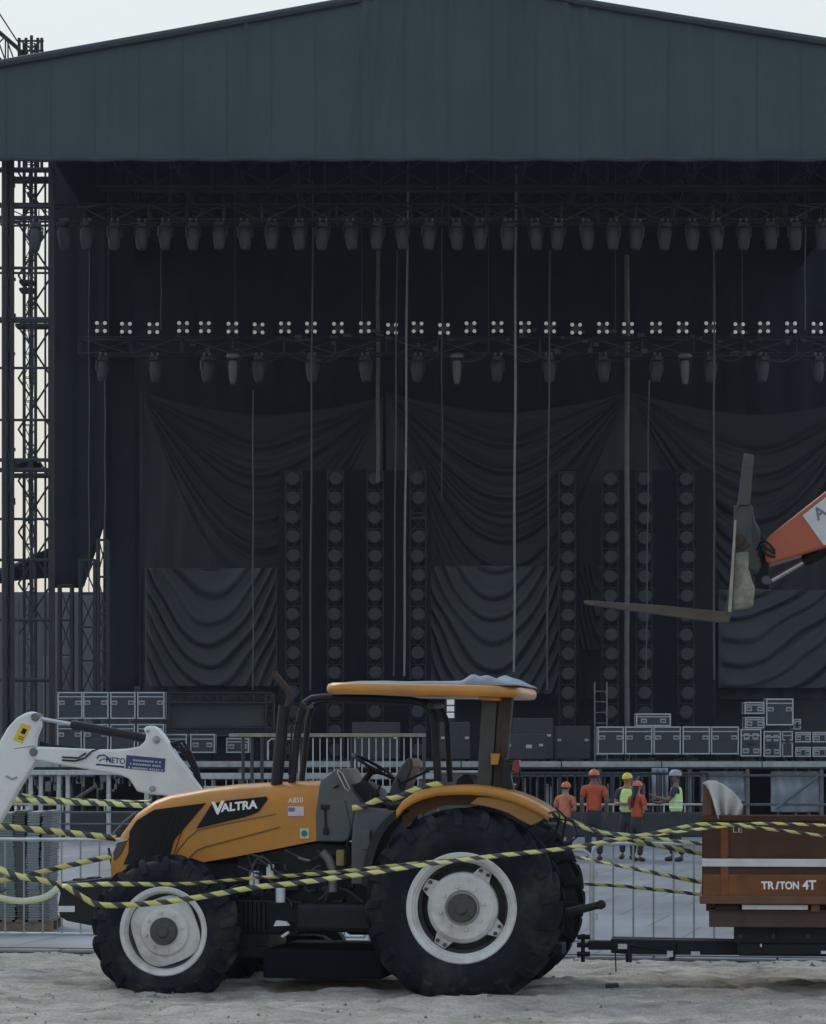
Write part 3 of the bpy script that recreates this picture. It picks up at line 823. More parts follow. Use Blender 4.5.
# towers at the side
def tower(cxpx, d, label, mirror=1):
    ox = W(cxpx, 0, d).x
    t = thing('lattice_tower', label, 'tower', (ox, d, 0))
    s = d / F
    X = lambda px: (px - cxpx) * s * mirror
    Z = lambda py: HC - (py - 752) * s
    zt = Z(30)
    mb = MB()
    # main heavy mast
    mb.tube([(X(6), 0, 0), (X(6), 0, Z(150))], .085, 8); mb.tube([(X(11.5), 0, 0), (X(11.5), 0, Z(150))], .075, 8); lattice(mb, (X(9), 0, 0), (X(9), 0, Z(150)), .12, .2, .9, .02, .02)
    lattice(mb, (X(22), 1.6, 0), (X(22), 1.6, zt), .30, .30, .62, .026, .015)
    mb.tube([(X(41), .9, 0), (X(41), .9, Z(165))], .03, 6)
    mb.build('mast', TOWER, t)
    mb = MB(); mb.tube([(X(49), .6, 0), (X(49), .6, Z(165))], .085, 8); mb.tube([(X(28.5), .6, 0), (X(28.5), .6, zt)], .045, 6); mb.tube([(X(5), -.3, 0), (X(5), -.3, Z(160))], .05, 6)
    split_build(mb, 'standard', TOWER, t)
    mb = MB()
    for py, r in ((170, .07), (206, .05), (218, .06), (268, .04), (273, .03), (320, .08), (368, .035), (420, .035), (460, .05), (470, .06), (519, .035), (560, .04), (620, .04), (680, .05)):
        mb.tube([(X(-8), .0, Z(py)), (X(50), .0, Z(py))], r, 6)
    for k in range(9):
        pa = 165 + k * 52
        mb.tube([(X(13), 1.0, Z(pa)), (X(47), 1.0, Z(pa + 52))], .028, 5); mb.tube([(X(47), 1.05, Z(pa)), (X(13), 1.05, Z(pa + 52))], .028, 5)
        mb.tube([(X(40), 2.2, Z(pa + 8)), (X(40), 2.2, Z(pa + 30))], .02, 5)
    for k in range(24):
        mb.tube([(X(38), 2.2, Z(330 + k * 8)), (X(44), 2.2, Z(330 + k * 8))], .015, 4)
    split_build(mb, 'brace', TOWER, t)
    mb = MB()
    for sx in (12, 19, 31, 35):
        mb.tube([(X(sx), 1.4, Z(160)), (X(sx), 1.4, Z(25))], .045, 6)
    for py in (28, 38): mb.tube([(X(10), 1.4, Z(py)), (X(37), 1.4, Z(py))], .03, 5)
    for k in range(3):
        mb.tube([(X(15), 1.4, Z(29 + k * 14)), (X(33), 1.4, Z(43 + k * 14))], .022, 5); mb.tube([(X(33), 1.4, Z(29 + k * 14)), (X(15), 1.4, Z(43 + k * 14))], .022, 5)
    lattice(mb, (X(-30), 1.4, Z(14)), (X(14), 1.4, Z(52)), .7, .5, .5, .035, .025)
    mb.tube([(X(10), 1.4, Z(28)), (X(-12), 1.4, Z(-6))], .02, 5)
    mb.build('tower_head', TOWER, t)
    # platforms, clamps and cables on the tower
    mb = MB(); rng = random.Random(4)
    for py, a, b_ in ((276, 16, 30), (284, 16, 30), (320, 12, 47), (471, 0, 47), (172, 8, 46)):
        mb.box((X(a), .6, Z(py + 3)), (X(b_), 1.2, Z(py))) if mirror > 0 else mb.box((X(b_), -.1, Z(py + 3)), (X(a), 1.2, Z(py)))
    for k in range(4):
        mb.tube([(X(rng.uniform(26, 31)) + .02 * math.sin(i), .5, Z(170 + i * 26)) for i in range(20)], .022, 5)
    for k in range(26):
        mb.cbox((X(rng.choice((6, 12, 28.5, 49))), .3, Z(rng.uniform(170, 600))), (rng.uniform(.06, .14), .1, rng.uniform(.06, .16)))
    split_build(mb, 'clamp', TOWER, t)
    return t
tower(20, 77.0, 'dark lattice scaffold tower against the bright sky at the left of the stage')
tower(920, 77.0, 'dark lattice scaffold tower outside the right edge of the stage', -1)
# light hanging on tower
h = copy_tree(head0); h.location = W(36, 224, 76.6); h['group'] = 'moving head lights on the upper truss'; h['label'] = 'dark moving head light hanging in front of the lattice tower'
# tarpaulins sagging between tower and curtain
tp = MB()
def tpf(u, v):
    px = -30 + 84 * u; d = 78.6
    top = 573 - 27 * u + 5 * math.sin(PI * u); bot = 590 - 12 * u - 3 * math.sin(PI * u)
    p = W(px, top + (bot - top) * v, d); return (p.x, p.y + .15 * math.sin(v * 5 + u * 6), p.z)
tp.grid(tpf, 24, 6)
tag(tp.build('tarpaulin', BLACKCLOTH, smooth=True, solid=.02), 'dark tarpaulin strip slung across the lattice tower', 'tarpaulin')
tp = MB()
def tpf(u, v):
    px = 8 + 34 * u; d = 78.2
    top = 458 + 5 * (u - .4) ** 2 + 4 * u; bot = 470 - 2 * u
    p = W(px, top + (bot - top) * v, d); return (p.x, p.y + .1 * math.sin(v * 5 + u * 6), p.z)
tp.grid(tpf, 24, 6)
tag(tp.build('tarpaulin', BLACKCLOTH, smooth=True, solid=.02), 'small dark bundled tarpaulin on the platform halfway up the tower', 'tarpaulin')
# side leg trusses under the side curtain
for i, (px, r_, z1p, lb) in enumerate(((66, .32, 585, 'dark truss leg below the left edge of the side curtain'), (88, .38, 560, 'dark truss leg below the slanting hem of the side curtain'), (103, .25, 540, 'dark truss leg beside the gap of sky next to the wing curtain'))):
    t = thing('truss_leg', lb, 'truss', (W(px, 0, 78.6).x, 78.6, 0), group='truss legs below the side curtain')
    mb = MB(); lattice(mb, (0, 0, 1.79), (0, 0, W(0, z1p, 78.6).z), r_, .4, .9, .04, .024); mb.build('truss_frame', TOWER, t)
    MB().box((-.35, -.35, 1.787), (.35, .35, 1.84)).build('foot_plate', TOWER, t)
# grey hoarding far behind
a = W(-260, 592, 128); b_ = W(128, 592, 128)
hb = thing('site_hoarding', 'large plain grey wall far behind the scaffold tower', 'wall', ((a.x+b_.x)/2, 128, 0))
hw = (b_.x - a.x)/2
MB().box((-hw, 0, -.1), (hw, 3, a.z)).build('wall', mat('grey_hoarding', (0.075, 0.085, 0.10), .8, var=.15, scale=.3), hb)
mb = MB()
for i in range(15): mb.box((-hw + i * 2*hw/14 - .06, -.08, 0), (-hw + i * 2*hw/14 + .06, 0, a.z - .2))
split_build(mb, 'batten', mat('hoarding_batten', (0.068, 0.077, 0.09), .8), hb)
# pale column in front of hoarding
o = MB().prism([(-.38, 0), (.38, 0), (.38, 8.2), (-.38, 8.2)], -.2, .2).build('sheeted_column', mat('pale_grey_sheet', (0.115, 0.122, 0.13), .8, var=.15, scale=1), None, bevel=.04)
o.location = (W(57, 0, 96).x, 96, 0); o.scale = (1.1, 1, .62); tag(o, 'pale grey sheeted column between tower and side curtain legs', 'column')

# riser frame on stage left
t = thing('riser_frame', 'dark framed riser with a grey front cloth under the first swag', 'riser', W(214, 760, 84).xy.to_3d())
s = 84 / F; X = lambda px: (px - 214) * s; Z = lambda py: HC - (py - 752) * s
mb = MB(); lattice(mb, (X(163), 0, Z(698)), (X(272), 0, Z(698)), .28, .3, .5, .03, .02); lattice(mb, (X(163), 0, Z(732)), (X(272), 0, Z(732)), .22, .3, .5, .03, .02)
for px in (166, 270): lattice(mb, (X(px), 0, 1.79), (X(px), 0, Z(694)), .22, .3, .5, .03, .02)
mb.build('truss_frame', FIXT2, t)
MB().box((X(172), .1, Z(726)), (X(264), .16, Z(703))).build('front_cloth', GREYCLOTH, t)
MB().box((X(160), .2, 1.79), (X(276), 2.2, Z(735))).build('platform', BLACKCLOTH, t)

# big black cabinets on deck, seen beyond the tractor
def cabinet(px0, px1, py0, d, label, logo=True):
    a = W(px0, py0, d); b_ = W(px1, py0, d)
    t = thing('speaker_cabinet', label, 'speaker', ((a.x+b_.x)/2, d, 1.785), group='black cabinets on the stage deck')
    hw = (b_.x - a.x)/2; h = a.z - 1.785
    MB().box((-hw, 0, 0.06), (hw, .9, h)).build('cabinet_body', mat('cabinet_black', (0.026, 0.032, 0.040), .6, var=.2), t, bevel=.02)
    mb = MB()
    for x in (-hw * .8, hw * .8): mb.cbox((x, -.015, h * .6), (.10, .03, .06))
    split_build(mb, 'handle', ALU, t)
    mb = MB()
    for x in (-hw * .8, hw * .8): mb.lathe([(0, 0), (.06, 0), (.06, .06), (0, .06)], 10, M=Matrix.Translation((x, .2, 0)))
    split_build(mb, 'castor', GREASE, t)
    if logo: MB().cbox((hw * .2, -.006, h * .55), (.15, .012, .09)).build('name_plate', ALU, t)
    return t
cabinet(505, 545, 734, 76, 'wide black cabinet on deck just right of the canopy post')
cabinet(513, 553, 718, 78.5, 'black cabinet standing behind the one right of the canopy post', False)
cabinet(440, 470, 722, 78, 'black cabinet seen between roll bar and canopy post', False)
cabinet(556, 590, 726, 82, 'black cabinet at the foot of the lamp column behind the fork tip', False)
cabinet(352, 400, 722, 80, 'black cabinet behind the steering wheel rails', False)
# small ladder of glowing panes standing in for a gap of daylight
t = thing('daylight_gap_panes', 'three pale glowing panes standing in for a daylight gap between roll bar and canopy post', 'daylight gap', W(450, 718, 86))
s = 86 / F
MB().box((-.16, .02, -.1), (.16, .2, .62)).build('housing', FIXT2, t)
mb = MB()
for k in range(3): mb.box((-.09, -.01, k * .19), (.12, .015, k * .19 + .15))
split_build(mb, 'pane', mat('daylight_pane', (.75, .8, .85), .5, emit=.18), t)
MB().tube([(0, .1, -.1), (0, .1, 1.79 - W(450, 718, 86).z)], .04, 6).build('stand', FIXT2, t)  # housing and stand made up to hold the panes
# thin ladder
t = thing('ladder', 'thin pale ladder standing beside the row of flight cases', 'ladder', W(601, 760, 79).xy.to_3d())
mb = MB(); s = 79 / F
for x in (-.16, .16): mb.tube([(x, 0, 1.79), (x, .15, W(0, 682, 79).z)], .022, 6)
split_build(mb, 'stile', GALVD, t)
mb = MB(); z = 1.95
while z < W(0, 684, 79).z: mb.tube([(-.16, .1 * (z-1.8)/2, z), (.16, .1 * (z-1.8)/2, z)], .014, 5); z += .28
split_build(mb, 'rung', GALVD, t)

# steel platform with handrail behind the tractor hood
d = 69.5
t = thing('steel_walkway', 'pale steel walkway with two light beams seen above the tractor hood', 'walkway', W(250, 760, d).xy.to_3d())
s = d / F; X = lambda px: (px - 250) * s; Z = lambda py: HC - (py - 752) * s
mb = MB(); mb.box((X(160), 0, Z(779)), (X(440), .10, Z(773))); mb.box((X(168), 0, Z(793)), (X(440), .10, Z(786))); split_build(mb, 'beam', GALV, t, bevel=.01)
MB().box((X(160), .1, Z(780)), (X(440), 2, Z(776))).build('walkway_deck', GALVD, t)
mb = MB()
for px in (165, 214, 262, 310, 360, 410, 438):
    mb.tube([(X(px), .05, .045), (X(px), .05, Z(773))], .035, 8)
split_build(mb, 'leg', GALVD, t)
mb = MB()
for px in range(170, 330, 7):
    if px % 3: mb.tube([(X(px), .05, Z(793)), (X(px), .05, Z(779))], .014, 5)
split_build(mb, 'baluster', GALV, t)
t = thing('guard_rail', 'yellowish topped guard rail seen between exhaust and roll bar of the tractor', 'railing', W(330, 760, d - .5).xy.to_3d())
d -= .5; s = d / F; X = lambda px: (px - 330) * s; Z = lambda py: HC - (py - 752) * s
MB().box((X(229), -.05, Z(737)), (X(426), .05, Z(733.4))).build('top_rail', mat('sunbleached_wood', (.24, .22, .17), .8, var=.3, scale=4), t, bevel=.01)
mb = MB()
for px in range(299, 424, 7): mb.tube([(X(px), 0, Z(792)), (X(px), 0, Z(738))], .017 if px % 2 else .012, 6)
split_build(mb, 'baluster', GALV, t, smooth=True)
mb = MB()
for px in (243, 252, 262, 299, 352, 356, 424): mb.tube([(X(px), .04, .045), (X(px), .04, Z(737))], .04, 6)
split_build(mb, 'post', DARKBAR, t)
MB().tube([(X(268), 0, Z(760)), (X(268), 0, Z(742)), (X(271), 0, Z(739)), (X(299), 0, Z(739))], .022, 6).build('hand_loop', GALV, t)
# grey panel seen under canopy right of roll bar
o = MB().prism([(-1.0, .045), (1.0, .045), (1.0, 1.55), (-1.0, 1.55)], 0, .06).build('grey_panel', mat('brown_grey_panel', (.075, .073, .075), .7, var=.15), None, bevel=.01)
o.location = (W(466, 0, 70).x, 70, 0); tag(o, 'dull brown grey board behind the tractor seat', 'board')
MB().box((-1.02, -.03, 1.552), (1.02, .09, 1.60)).build('trim', GALV, o)

# pale scaffold ramp at the left
d = 66
t = thing('scaffold_ramp', 'pale steel scaffold frame seen beneath the white digger boom', 'scaffold', W(80, 760, d).xy.to_3d())
s = d / F; X = lambda px: (px - 80) * s; Z = lambda py: HC - (py - 752) * s
MB().box((X(22), 0, Z(775)), (X(150), .1, Z(770))).build('beam', GALV, t, bevel=.01)
mb = MB()
for px, mt_ in ((30, 0), (40, 0), (58, 1), (67, 1), (108, 0), (146, 0)): mb.tube([(X(px), .15, .045), (X(px), .15, Z(771))], .05, 8)
split_build(mb, 'post', GALV, t)
mb = MB(); mb.tube([(X(20), .1, Z(812)), (X(150), .1, Z(812))], .02, 6); mb.tube([(X(20), .1, Z(824)), (X(150), .1, Z(824))], .02, 6); split_build(mb, 'rail', GALVD, t)
mb = MB(); rng = random.Random(9)
for i in range(40):
    px = rng.uniform(26, 148); mb.cbox((X(px), .2, Z(rng.uniform(777, 787))), (rng.uniform(.04, .12), .05, rng.uniform(.1, .3)))
split_build(mb, 'coupler', GALVD, t)
# ------------------------------------------------------------ flight cases
def case(px0, px1, py0, py1, d, label, group, style='lid', depth=.6, castors=True):
    a = W(px0, py1, d); b_ = W(px1, py0, d); w = b_.x - a.x; h = b_.z - a.z; hw = w / 2
    t = thing('flight_case', label, 'flight case', ((a.x + b_.x)/2, d, a.z), group=group)
    MB().box((-hw + .012, .012, .012), (hw - .012, depth - .012, h - .012)).build('panel', CASE, t)
    e = .034; mb = MB()
    for z in (0, h - e):
        mb.box((-hw, 0, z), (hw, e, z + e)); mb.box((-hw, depth - e, z), (hw, depth, z + e))
        for x in (-hw, hw - e): mb.box((x, e, z), (x + e, depth - e, z + e))
    for x in (-hw, hw - e):
        for y in (0, depth - e): mb.box((x, y, e), (x + e, y + e, h - e))
    if style in ('lid', 'low'):
        zl = h * (.80 if style == 'lid' else .70); mb.box((-hw + e, -.004, zl), (hw - e, .014, zl + .026))
    if style == 'rack':
        mb.box((-hw + e, -.004, h * .74), (hw - e, .014, h * .74 + .03))
    mb.build('edge_frame', ALU, t, bevel=.006, seg=1)
    mb = MB()
    if style == 'lid': hs = [(-.66, .60, .15, .11), (.66, .60, .15, .11)]
    elif style == 'low': hs = [(-.55, .42, .15, .12), (.55, .42, .15, .12)]
    else: hs = [(-.42, .72, .15, .17), (.42, .72, .15, .17), (-.5, .2, .17, .13), (.5, .2, .17, .13)]
    for x, z, sw, sh in hs:
        sw = min(sw, w * .3); zz = z * h
        mb.box((x * hw - sw/2, -.012, zz - sh/2), (x * hw + sw/2, .014, zz + sh/2))
    split_build(mb, 'handle_dish', mat('zinc_dish', (.27, .29, .31), .5, metal=.4, var=.35, scale=25), t, bevel=.012)
    mb = MB()
    for x, z, sw, sh in hs: mb.box((x * hw - .045, -.022, z * h - .012), (x * hw + .045, -.010, z * h + .016))
    if style == 'rack': mb.box((-.09, -.003, h * .43), (.09, .013, h * .47))
    mb.build('grip', GREASE, t)
    if castors:
        mb = MB()
        for x in (-hw * .75, hw * .75):
            for y in (.1, depth - .1): mb.lathe([(0, -.02), (.05, -.02), (.05, .02), (0, .02)], 10, M=Matrix.Translation((x, y, -.055)), axis='x')
        split_build(mb, 'castor', GREASE, t)
    return t
dc = 74.0
gl = 'flight cases stacked at the left end of the deck'
for i, (a, b_) in enumerate(((57.5, 82.5), (83, 108.5), (110, 135.5), (137, 164.5))):
    case(a, b_, 692, 719, dc, 'flight case in the upper tier beside the side curtain, %s from the tower' % ordinal(i), gl, castors=False)
for i, (a, b_) in enumerate(((57, 82), (83.5, 108.5), (110, 135), (137, 164))):
    case(a, b_, 724, 751, dc, 'flight case in the lower tier behind the white boom, %s from the tower' % ordinal(i), gl)
gm = 'low flight cases behind the white boom'
case(164, 187, 734, 753, dc + .4, 'low flight case directly behind the upright bracket of the white boom', gm, 'low')
case(190, 215, 734, 753, dc + .4, 'low flight case just right of the white boom bracket', gm, 'low')
case(226, 249, 738, 753, dc + .8, 'low dull flight case nearest the yellowish rail', gm, 'low')
gr = 'flight cases lined up at the right end of the deck'
for i, (a, b_) in enumerate(((597.5, 624), (625, 652.5), (653.5, 681), (682.5, 710), (711, 739))):
    case(a, b_, 726.5, 754.5, dc, 'square flight case in the long row right of the ladder, %s from the ladder' % ordinal(i), gr)
case(636, 671, 713.5, 726.3, dc + .3, 'long low flight case lying on the row between its second and third cases', gr, 'low', castors=False)
case(740.5, 761.5, 729, 756.5, dc, 'flight case with four bright butterfly latches at the right end of the row', gr, 'rack')
case(763.5, 781, 731, 757, dc, 'narrow flight case with bright latches beneath the big topmost case', gr, 'rack')
case(781.8, 793, 731, 757, dc + .1, 'very narrow flight case beneath the big topmost case', gr, 'lid')
case(766, 793.5, 698.5, 725.5, dc, 'big square flight case topmost in the right hand stack', gr, castors=False)
case(744.5, 764.5, 702, 714, dc, 'small low flight case topmost of the two beside the big case', gr, 'low', castors=False)
case(745, 764.5, 717, 728.5, dc, 'small low flight case second from the top beside the big case', gr, 'low', castors=False)
case(793, 801, 719, 729.7, dc + .5, 'small flight case peeking out behind the big topmost case', gr, 'low', castors=False)
for j, (y0_, y1_) in enumerate(((732, 742.5), (747, 757))):
    for i, (a, b_) in enumerate(((795, 811), (812.5, 832))):
        case(a, b_, y0_, y1_, dc + .2, 'low flight case at the right edge, %s row, %s one' % (('upper', 'lower')[j], ('inner', 'outer')[i]), gr, 'low', castors=(j == 1))
mb = MB()

# ------------------------------------------------------------ crowd barriers
def barrier(px0, px1, d, ptop, label, yaw=0.0, zb=.0):
    a = W(px0, ptop, d); b_ = W(px1, ptop, d); L = (b_.x - a.x) / 2; H = a.z
    t = thing('crowd_barrier', label, 'barrier', ((a.x+b_.x)/2, d, 0), yaw, group='galvanised crowd barriers along the sand')
    r = .10
    pts = [(-L, 0, zb + .10), (-L, 0, H - r)]
    for k in range(1, 6):
        an = PI - k * PI / 10; pts.append((-L + r + r * math.cos(an), 0, H - r + r * math.sin(an)))
    for k in range(0, 5):
        an = PI / 2 - k * PI / 10; pts.append((L - r + r * math.cos(an), 0, H - r + r * math.sin(an)))
    pts += [(L, 0, H - r), (L, 0, zb + .10)]
    MB().tube(pts, .019, 8).tube([(-L, 0, zb + .11), (L, 0, zb + .11)], .016, 8).build('frame', GALV, t, smooth=True)
    mb = MB(); n_ = int(2 * L / .192)
    for k in range(1, n_): mb.tube([(-L + 2*L*k/n_, 0, zb + .11), (-L + 2*L*k/n_, 0, H)], .0105, 6)
    mb.build('bars', mat('barrier_bar_zinc', (.27, .29, .31), .5, metal=.3, var=.2), t, smooth=True)
    for x in (-L * .72, L * .72):
        MB().tube([(x, -.30, zb + .015), (x, -.26, zb + .05), (x, 0, zb + .11), (x, .26, zb + .05), (x, .30, zb + .015)], .016, 8).build('foot', GALV, t, smooth=True)
    MB().tube([(L + .02, 0, H * .35), (L + .06, 0, H * .35), (L + .06, 0, H * .35 + .06)], .008, 5).tube([(L + .02, 0, H * .75), (L + .06, 0, H * .75), (L + .06, 0, H * .75 + .06)], .008, 5).build('hook', GALV, t)
    return t
yw = R(-8)
barrier(-92, 140, 30.9, 839.5, 'galvanised crowd barrier in front of the stack of grey tiles at the left', yw, .05)
barrier(141, 366, 30.5, 842, 'galvanised crowd barrier hidden behind the front half of the tractor', yw, .05)
barrier(368, 591, 29.9, 850, 'galvanised crowd barrier mostly hidden behind the rear tractor wheel', yw, .05)
barrier(593, 815, 29.5, 844, 'galvanised crowd barrier between the rear tractor wheel and brown trailer', yw, .05)
barrier(817, 1040, 29.1, 843, 'galvanised crowd barrier hidden behind the brown trailer', yw, .05)

# ------------------------------------------------------------ stacks of floor tiles, on pallets
d = 33.2
pal = thing('pallet', 'old wooden pallet under the stacks of grey floor tiles', 'pallet', (W(18, 0, d).x, d, 0.045))
WOOD = mat('pallet_wood', (.17, .13, .09), .85, var=.35, scale=8)
mb = MB()
for y in (0, .45, .9): mb.box((-.9, y, .0), (.38, y + .09, .10))
split_build(mb, 'bearer', WOOD, pal)
mb = MB()
for k in range(9): mb.box((-.9 + k * .145, -.01, .10), (-.9 + k * .145 + .105, 1.0, .125))
split_build(mb, 'slat', WOOD, pal)
sh_ = [( -52, -14, 812, (0.20, .235, .25), 'furthest left'), (-12, 13, 813, (.165, .215, .215), 'greenish'), (14.5, 26, 811, (.075, .085, .095), 'darkest'), (27.5, 40, 812, (.22, .25, .28), 'palest'), (41, 51, 811, (.155, .175, .20), 'rightmost')]
for i, (a, b_, pt, c_, nm) in enumerate(sh_):
    pa = W(a, 930, d); pb = W(b_, pt, d); w = pb.x - pa.x; z0 = .172; H = pb.z - z0
    mb = MB(); n_ = 42
    rng = random.Random(i)
    for k in range(n_):
        o_ = rng.uniform(-.006, .006) + .02 * math.sin(k / n_ * 3 + i); z = z0 + H * k / n_
        mb.box((-w/2 + o_, rng.uniform(0, .01), z), (w/2 + o_, .8, z + H / n_ * .62))
        mb.box((-w/2 + o_ + .014, .02, z + H / n_ * .62), (w/2 + o_ - .014, .79, z + H / n_))
    o = mb.build('tile_stack', mat('tile_plastic_%d' % i, c_, .6, var=.15, scale=3), None)
    o.location = ((pa.x + pb.x)/2, d + .04, 0)
    tag(o, '%s stack of ribbed grey floor tiles behind the left crowd barrier' % nm, 'tile stack', 'stacks of grey floor tiles on the pallet')

# ------------------------------------------------------------ workers
SKIN = mat('skin', (.30, .17, .11), .55, var=.08, scale=20)
SKIND = mat('dark_skin', (.14, .075, .05), .55, var=.08, scale=20)
TROU = mat('dark_trousers', (.022, .026, .036), .85, var=.2, scale=8, bump=.9, bscale=9)
SHOE = mat('black_boot', (.016, .016, .018), .6)
HAIR = mat('dark_hair', (.014, .011, .01), .7)
ORSH = mat('orange_red_shirt', (.42, .065, .030), .8, var=.28, scale=8, bump=.9, bscale=9)
SALM = mat('washed_orange_shirt', (.42, .13, .075), .8, var=.28, scale=8, bump=.9, bscale=9)
ORH = mat('orange_helmet', (.50, .12, .05), .35, var=.05)
YEH = mat('yellow_helmet', (.62, .52, .03), .35, var=.05)
BLH = mat('grey_blue_helmet', (.22, .28, .34), .35, var=.05)
HIVIS = mat('green_hi_vis', (.52, .80, .26), .8, var=.2, bump=.9, bscale=9)
REFL = mat('reflective_band', (.60, .66, .60), .4)
DSH = mat('dark_shirt', (.03, .035, .05), .85)
def worker(px, d, H, rz, label, shirt, helmet, vest=None, skinm=SKIN, lean=0.0, arms='down', hair=False, step=.0, stance=.11):
    x, y = W(px, 0, d).xy
    t = thing('person', label, 'person', (x, y, .045), rz, group=None)
    k = H / 1.75
    def V(a, b_, c): return Vector((a * k, (b_ - lean * smoothstep(.9, 1.6, c)) * k, c * k))
    # faces -y before turning
    J = dict(pel=V(0,0,.95), bel=V(0,-.005,1.08), chs=V(0,0,1.28), nkb=V(0,.01,1.45), nk=V(0,0,1.52), hd=V(0,-.012,1.60), hd2=V(0,-.008,1.69))
    if arms == 'down': A = {s_: [V(s_*.185, .01, 1.40), V(s_*.235, .03, 1.14), V(s_*.235, -.05, .92), V(s_*.22, -.07, .84)] for s_ in (-1, 1)}
    elif arms == 'fold': A = {s_: [V(s_*.185, .01, 1.40), V(s_*.245, -.02, 1.13), V(s_*.04, -.20, 1.12), V(-s_*.04, -.21, 1.13)] for s_ in (-1, 1)}
    elif arms == 'hip': A = {s_: [V(s_*.185, .01, 1.40), V(s_*.32, .06, 1.18), V(s_*.20, -.06, 1.02), V(s_*.14, -.10, 1.0)] for s_ in (-1, 1)}
    else: A = {s_: [V(s_*.185, -.01, 1.40), V(s_*.225, -.12, 1.17), V(s_*.15, -.36, 1.17 + .06 * s_), V(s_*.13, -.44, 1.20 + .06 * s_)] for s_ in (-1, 1)}
    L = {s_: [V(s_*.095, 0, .90), V(s_*stance, -.03 + s_*step*.5, .50), V(s_*stance, .03 + s_*step, .09), V(s_*(stance+.015), -.13 + s_*step, .035)] for s_ in (-1, 1)}
    pts = [J['pel'], J['bel'], J['chs'], J['nkb'], J['nk'], J['hd'], J['hd2']]
    ed = [(i, i+1) for i in range(6)]; rad = [(.105*k, .08*k), (.105*k, .08*k), (.13*k, .09*k), (.075*k, .065*k), .054*k, (.078*k, .095*k), (.070*k, .085*k)]
    for s_ in (-1, 1):
        b0 = len(pts); pts += A[s_]; ed += [(3, b0), (b0, b0+1), (b0+1, b0+2), (b0+2, b0+3)]; rad += [.055*k, .043*k, .030*k, .036*k]
        hand = A[s_][3]; dirn = (A[s_][3] - A[s_][2]).normalized(); sd_ = dirn.orthogonal().normalized()
        for f in range(4):
            b1 = len(pts); off = sd_ * ((f - 1.5) * .021 * k)
            pts += [hand + off + dirn * .045 * k, hand + off + dirn * (.085 - .008 * abs(f - 1.2)) * k]; ed += [(b0+3, b1), (b1, b1+1)]; rad += [.0095*k, .008*k]
        b1 = len(pts); pts.append(hand + sd_ * .045 * k + dirn * .02 * k); ed.append((b0+3, b1)); rad.append(.010*k)
        b0 = len(pts); pts += L[s_]; ed += [(0, b0), (b0, b0+1), (b0+1, b0+2), (b0+2, b0+3)]; rad += [.065*k, .048*k, .028*k, .020*k]
    body = skin('body', pts, ed, rad, skinm, t)
    # face
    hx = J['hd']; fr = -.092 * k
    MB().lathe([(0, .0), (.014*k, .0), (.010*k, .02*k), (0, .036*k)], 8, M=Matrix.Translation(hx + Vector((0, fr - .012*k, -.018*k)))).build('nose', skinm, t, smooth=True)
    mb = MB()
    for s_ in (-1, 1): mb.lathe([(0, -.008*k), (.011*k, 0), (0, .008*k)], 8, M=Matrix.Translation(hx + Vector((s_*.032*k, fr + .006*k, .022*k))), axis='y')
    mb.cbox(hx + Vector((0, fr + .002*k, -.042*k)), (.042*k, .01*k, .007*k)); mb.build('eyes_and_mouth', HAIR, t)
    mb = MB()
    for s_ in (-1, 1): mb.lathe([(0, -.01*k), (.022*k, -.004*k), (.026*k, .006*k), (0, .012*k)], 10, M=Matrix.Translation(hx + Vector((s_*.082*k, .01*k, 0))) @ Matrix.Diagonal((.6, 1, 1.3, 1)), axis='x')
    mb.build('ears', skinm, t, smooth=True)
    # clothes
    sp = [V(0,0,.90), V(0,-.003,1.06), V(0,0,1.25), V(0,.005,1.40), V(0,.01,1.47)]; se = [(i, i+1) for i in range(4)]; sr = [(.165*k,.125*k), (.152*k,.12*k), (.172*k,.125*k), (.125*k,.10*k), (.062*k,.062*k)]
    for s_ in (-1, 1):
        b0 = len(sp); m_ = A[s_][0].lerp(A[s_][1], .75)
        sp += [A[s_][0], m_]; se += [(3, b0), (b0, b0+1)]; sr += [.076*k, .066*k]
    skin('shirt', sp, se, sr, shirt, t)
    tp_ = [V(0,0,1.04), V(0,.0,.92), V(0,.0,.80)]; te = [(0,1),(1,2)]; tr = [(.158*k,.122*k), (.172*k,.135*k), (.165*k,.13*k)]
    for s_ in (-1, 1):
        b0 = len(tp_); tp_ += [L[s_][0].lerp(L[s_][1], .42), L[s_][1], L[s_][2] + Vector((0,0,.03*k))]; te += [(2, b0), (b0, b0+1), (b0+1, b0+2)]; tr += [.102*k, .078*k, .064*k]
    skin('trousers', tp_, te, tr, TROU, t)
    for s_ in (-1, 1):
        q = L[s_][2]
        skin('boot', [q + Vector((0, .02*k, -.02*k)), q + Vector((0, -.06*k, -.045*k)), q + Vector((0, -.16*k, -.052*k))], [(0,1),(1,2)], [(.062*k,.062*k), (.056*k,.050*k), (.048*k,.040*k)], SHOE, t)
    top = J['hd'] + Vector((0, 0, .045*k))
    Mh = Matrix.Translation(top) @ Matrix.Diagonal((1, 1.15, 1, 1))
    hl = MB().lathe([(.101*k, -.004), (.105*k, .0), (.099*k, .040*k), (.076*k, .082*k), (.04*k, .100*k), (0, .106*k)], 20, M=Mh)
    pass
    hl.grid(lambda u, v: top + Vector(((u - .5) * .19 * k * (1 - .35 * v), -.10 * k - v * .065 * k, -.004 - .012 * v * k + 0)), 6, 3)
    hl.tube([top + Vector((0, -.12*k, .02*k)), top + Vector((0, -.08*k, .10*k)), top + Vector((0, 0, .108*k)), top + Vector((0, .09*k, .09*k)), top + Vector((0, .125*k, .02*k))], .012*k, 6)
    hl.build('helmet', helmet, t, smooth=True)
    hp = [J['hd'] + Vector((0, .03*k, -.03*k)), J['hd'] + Vector((0, .03*k, .04*k))]
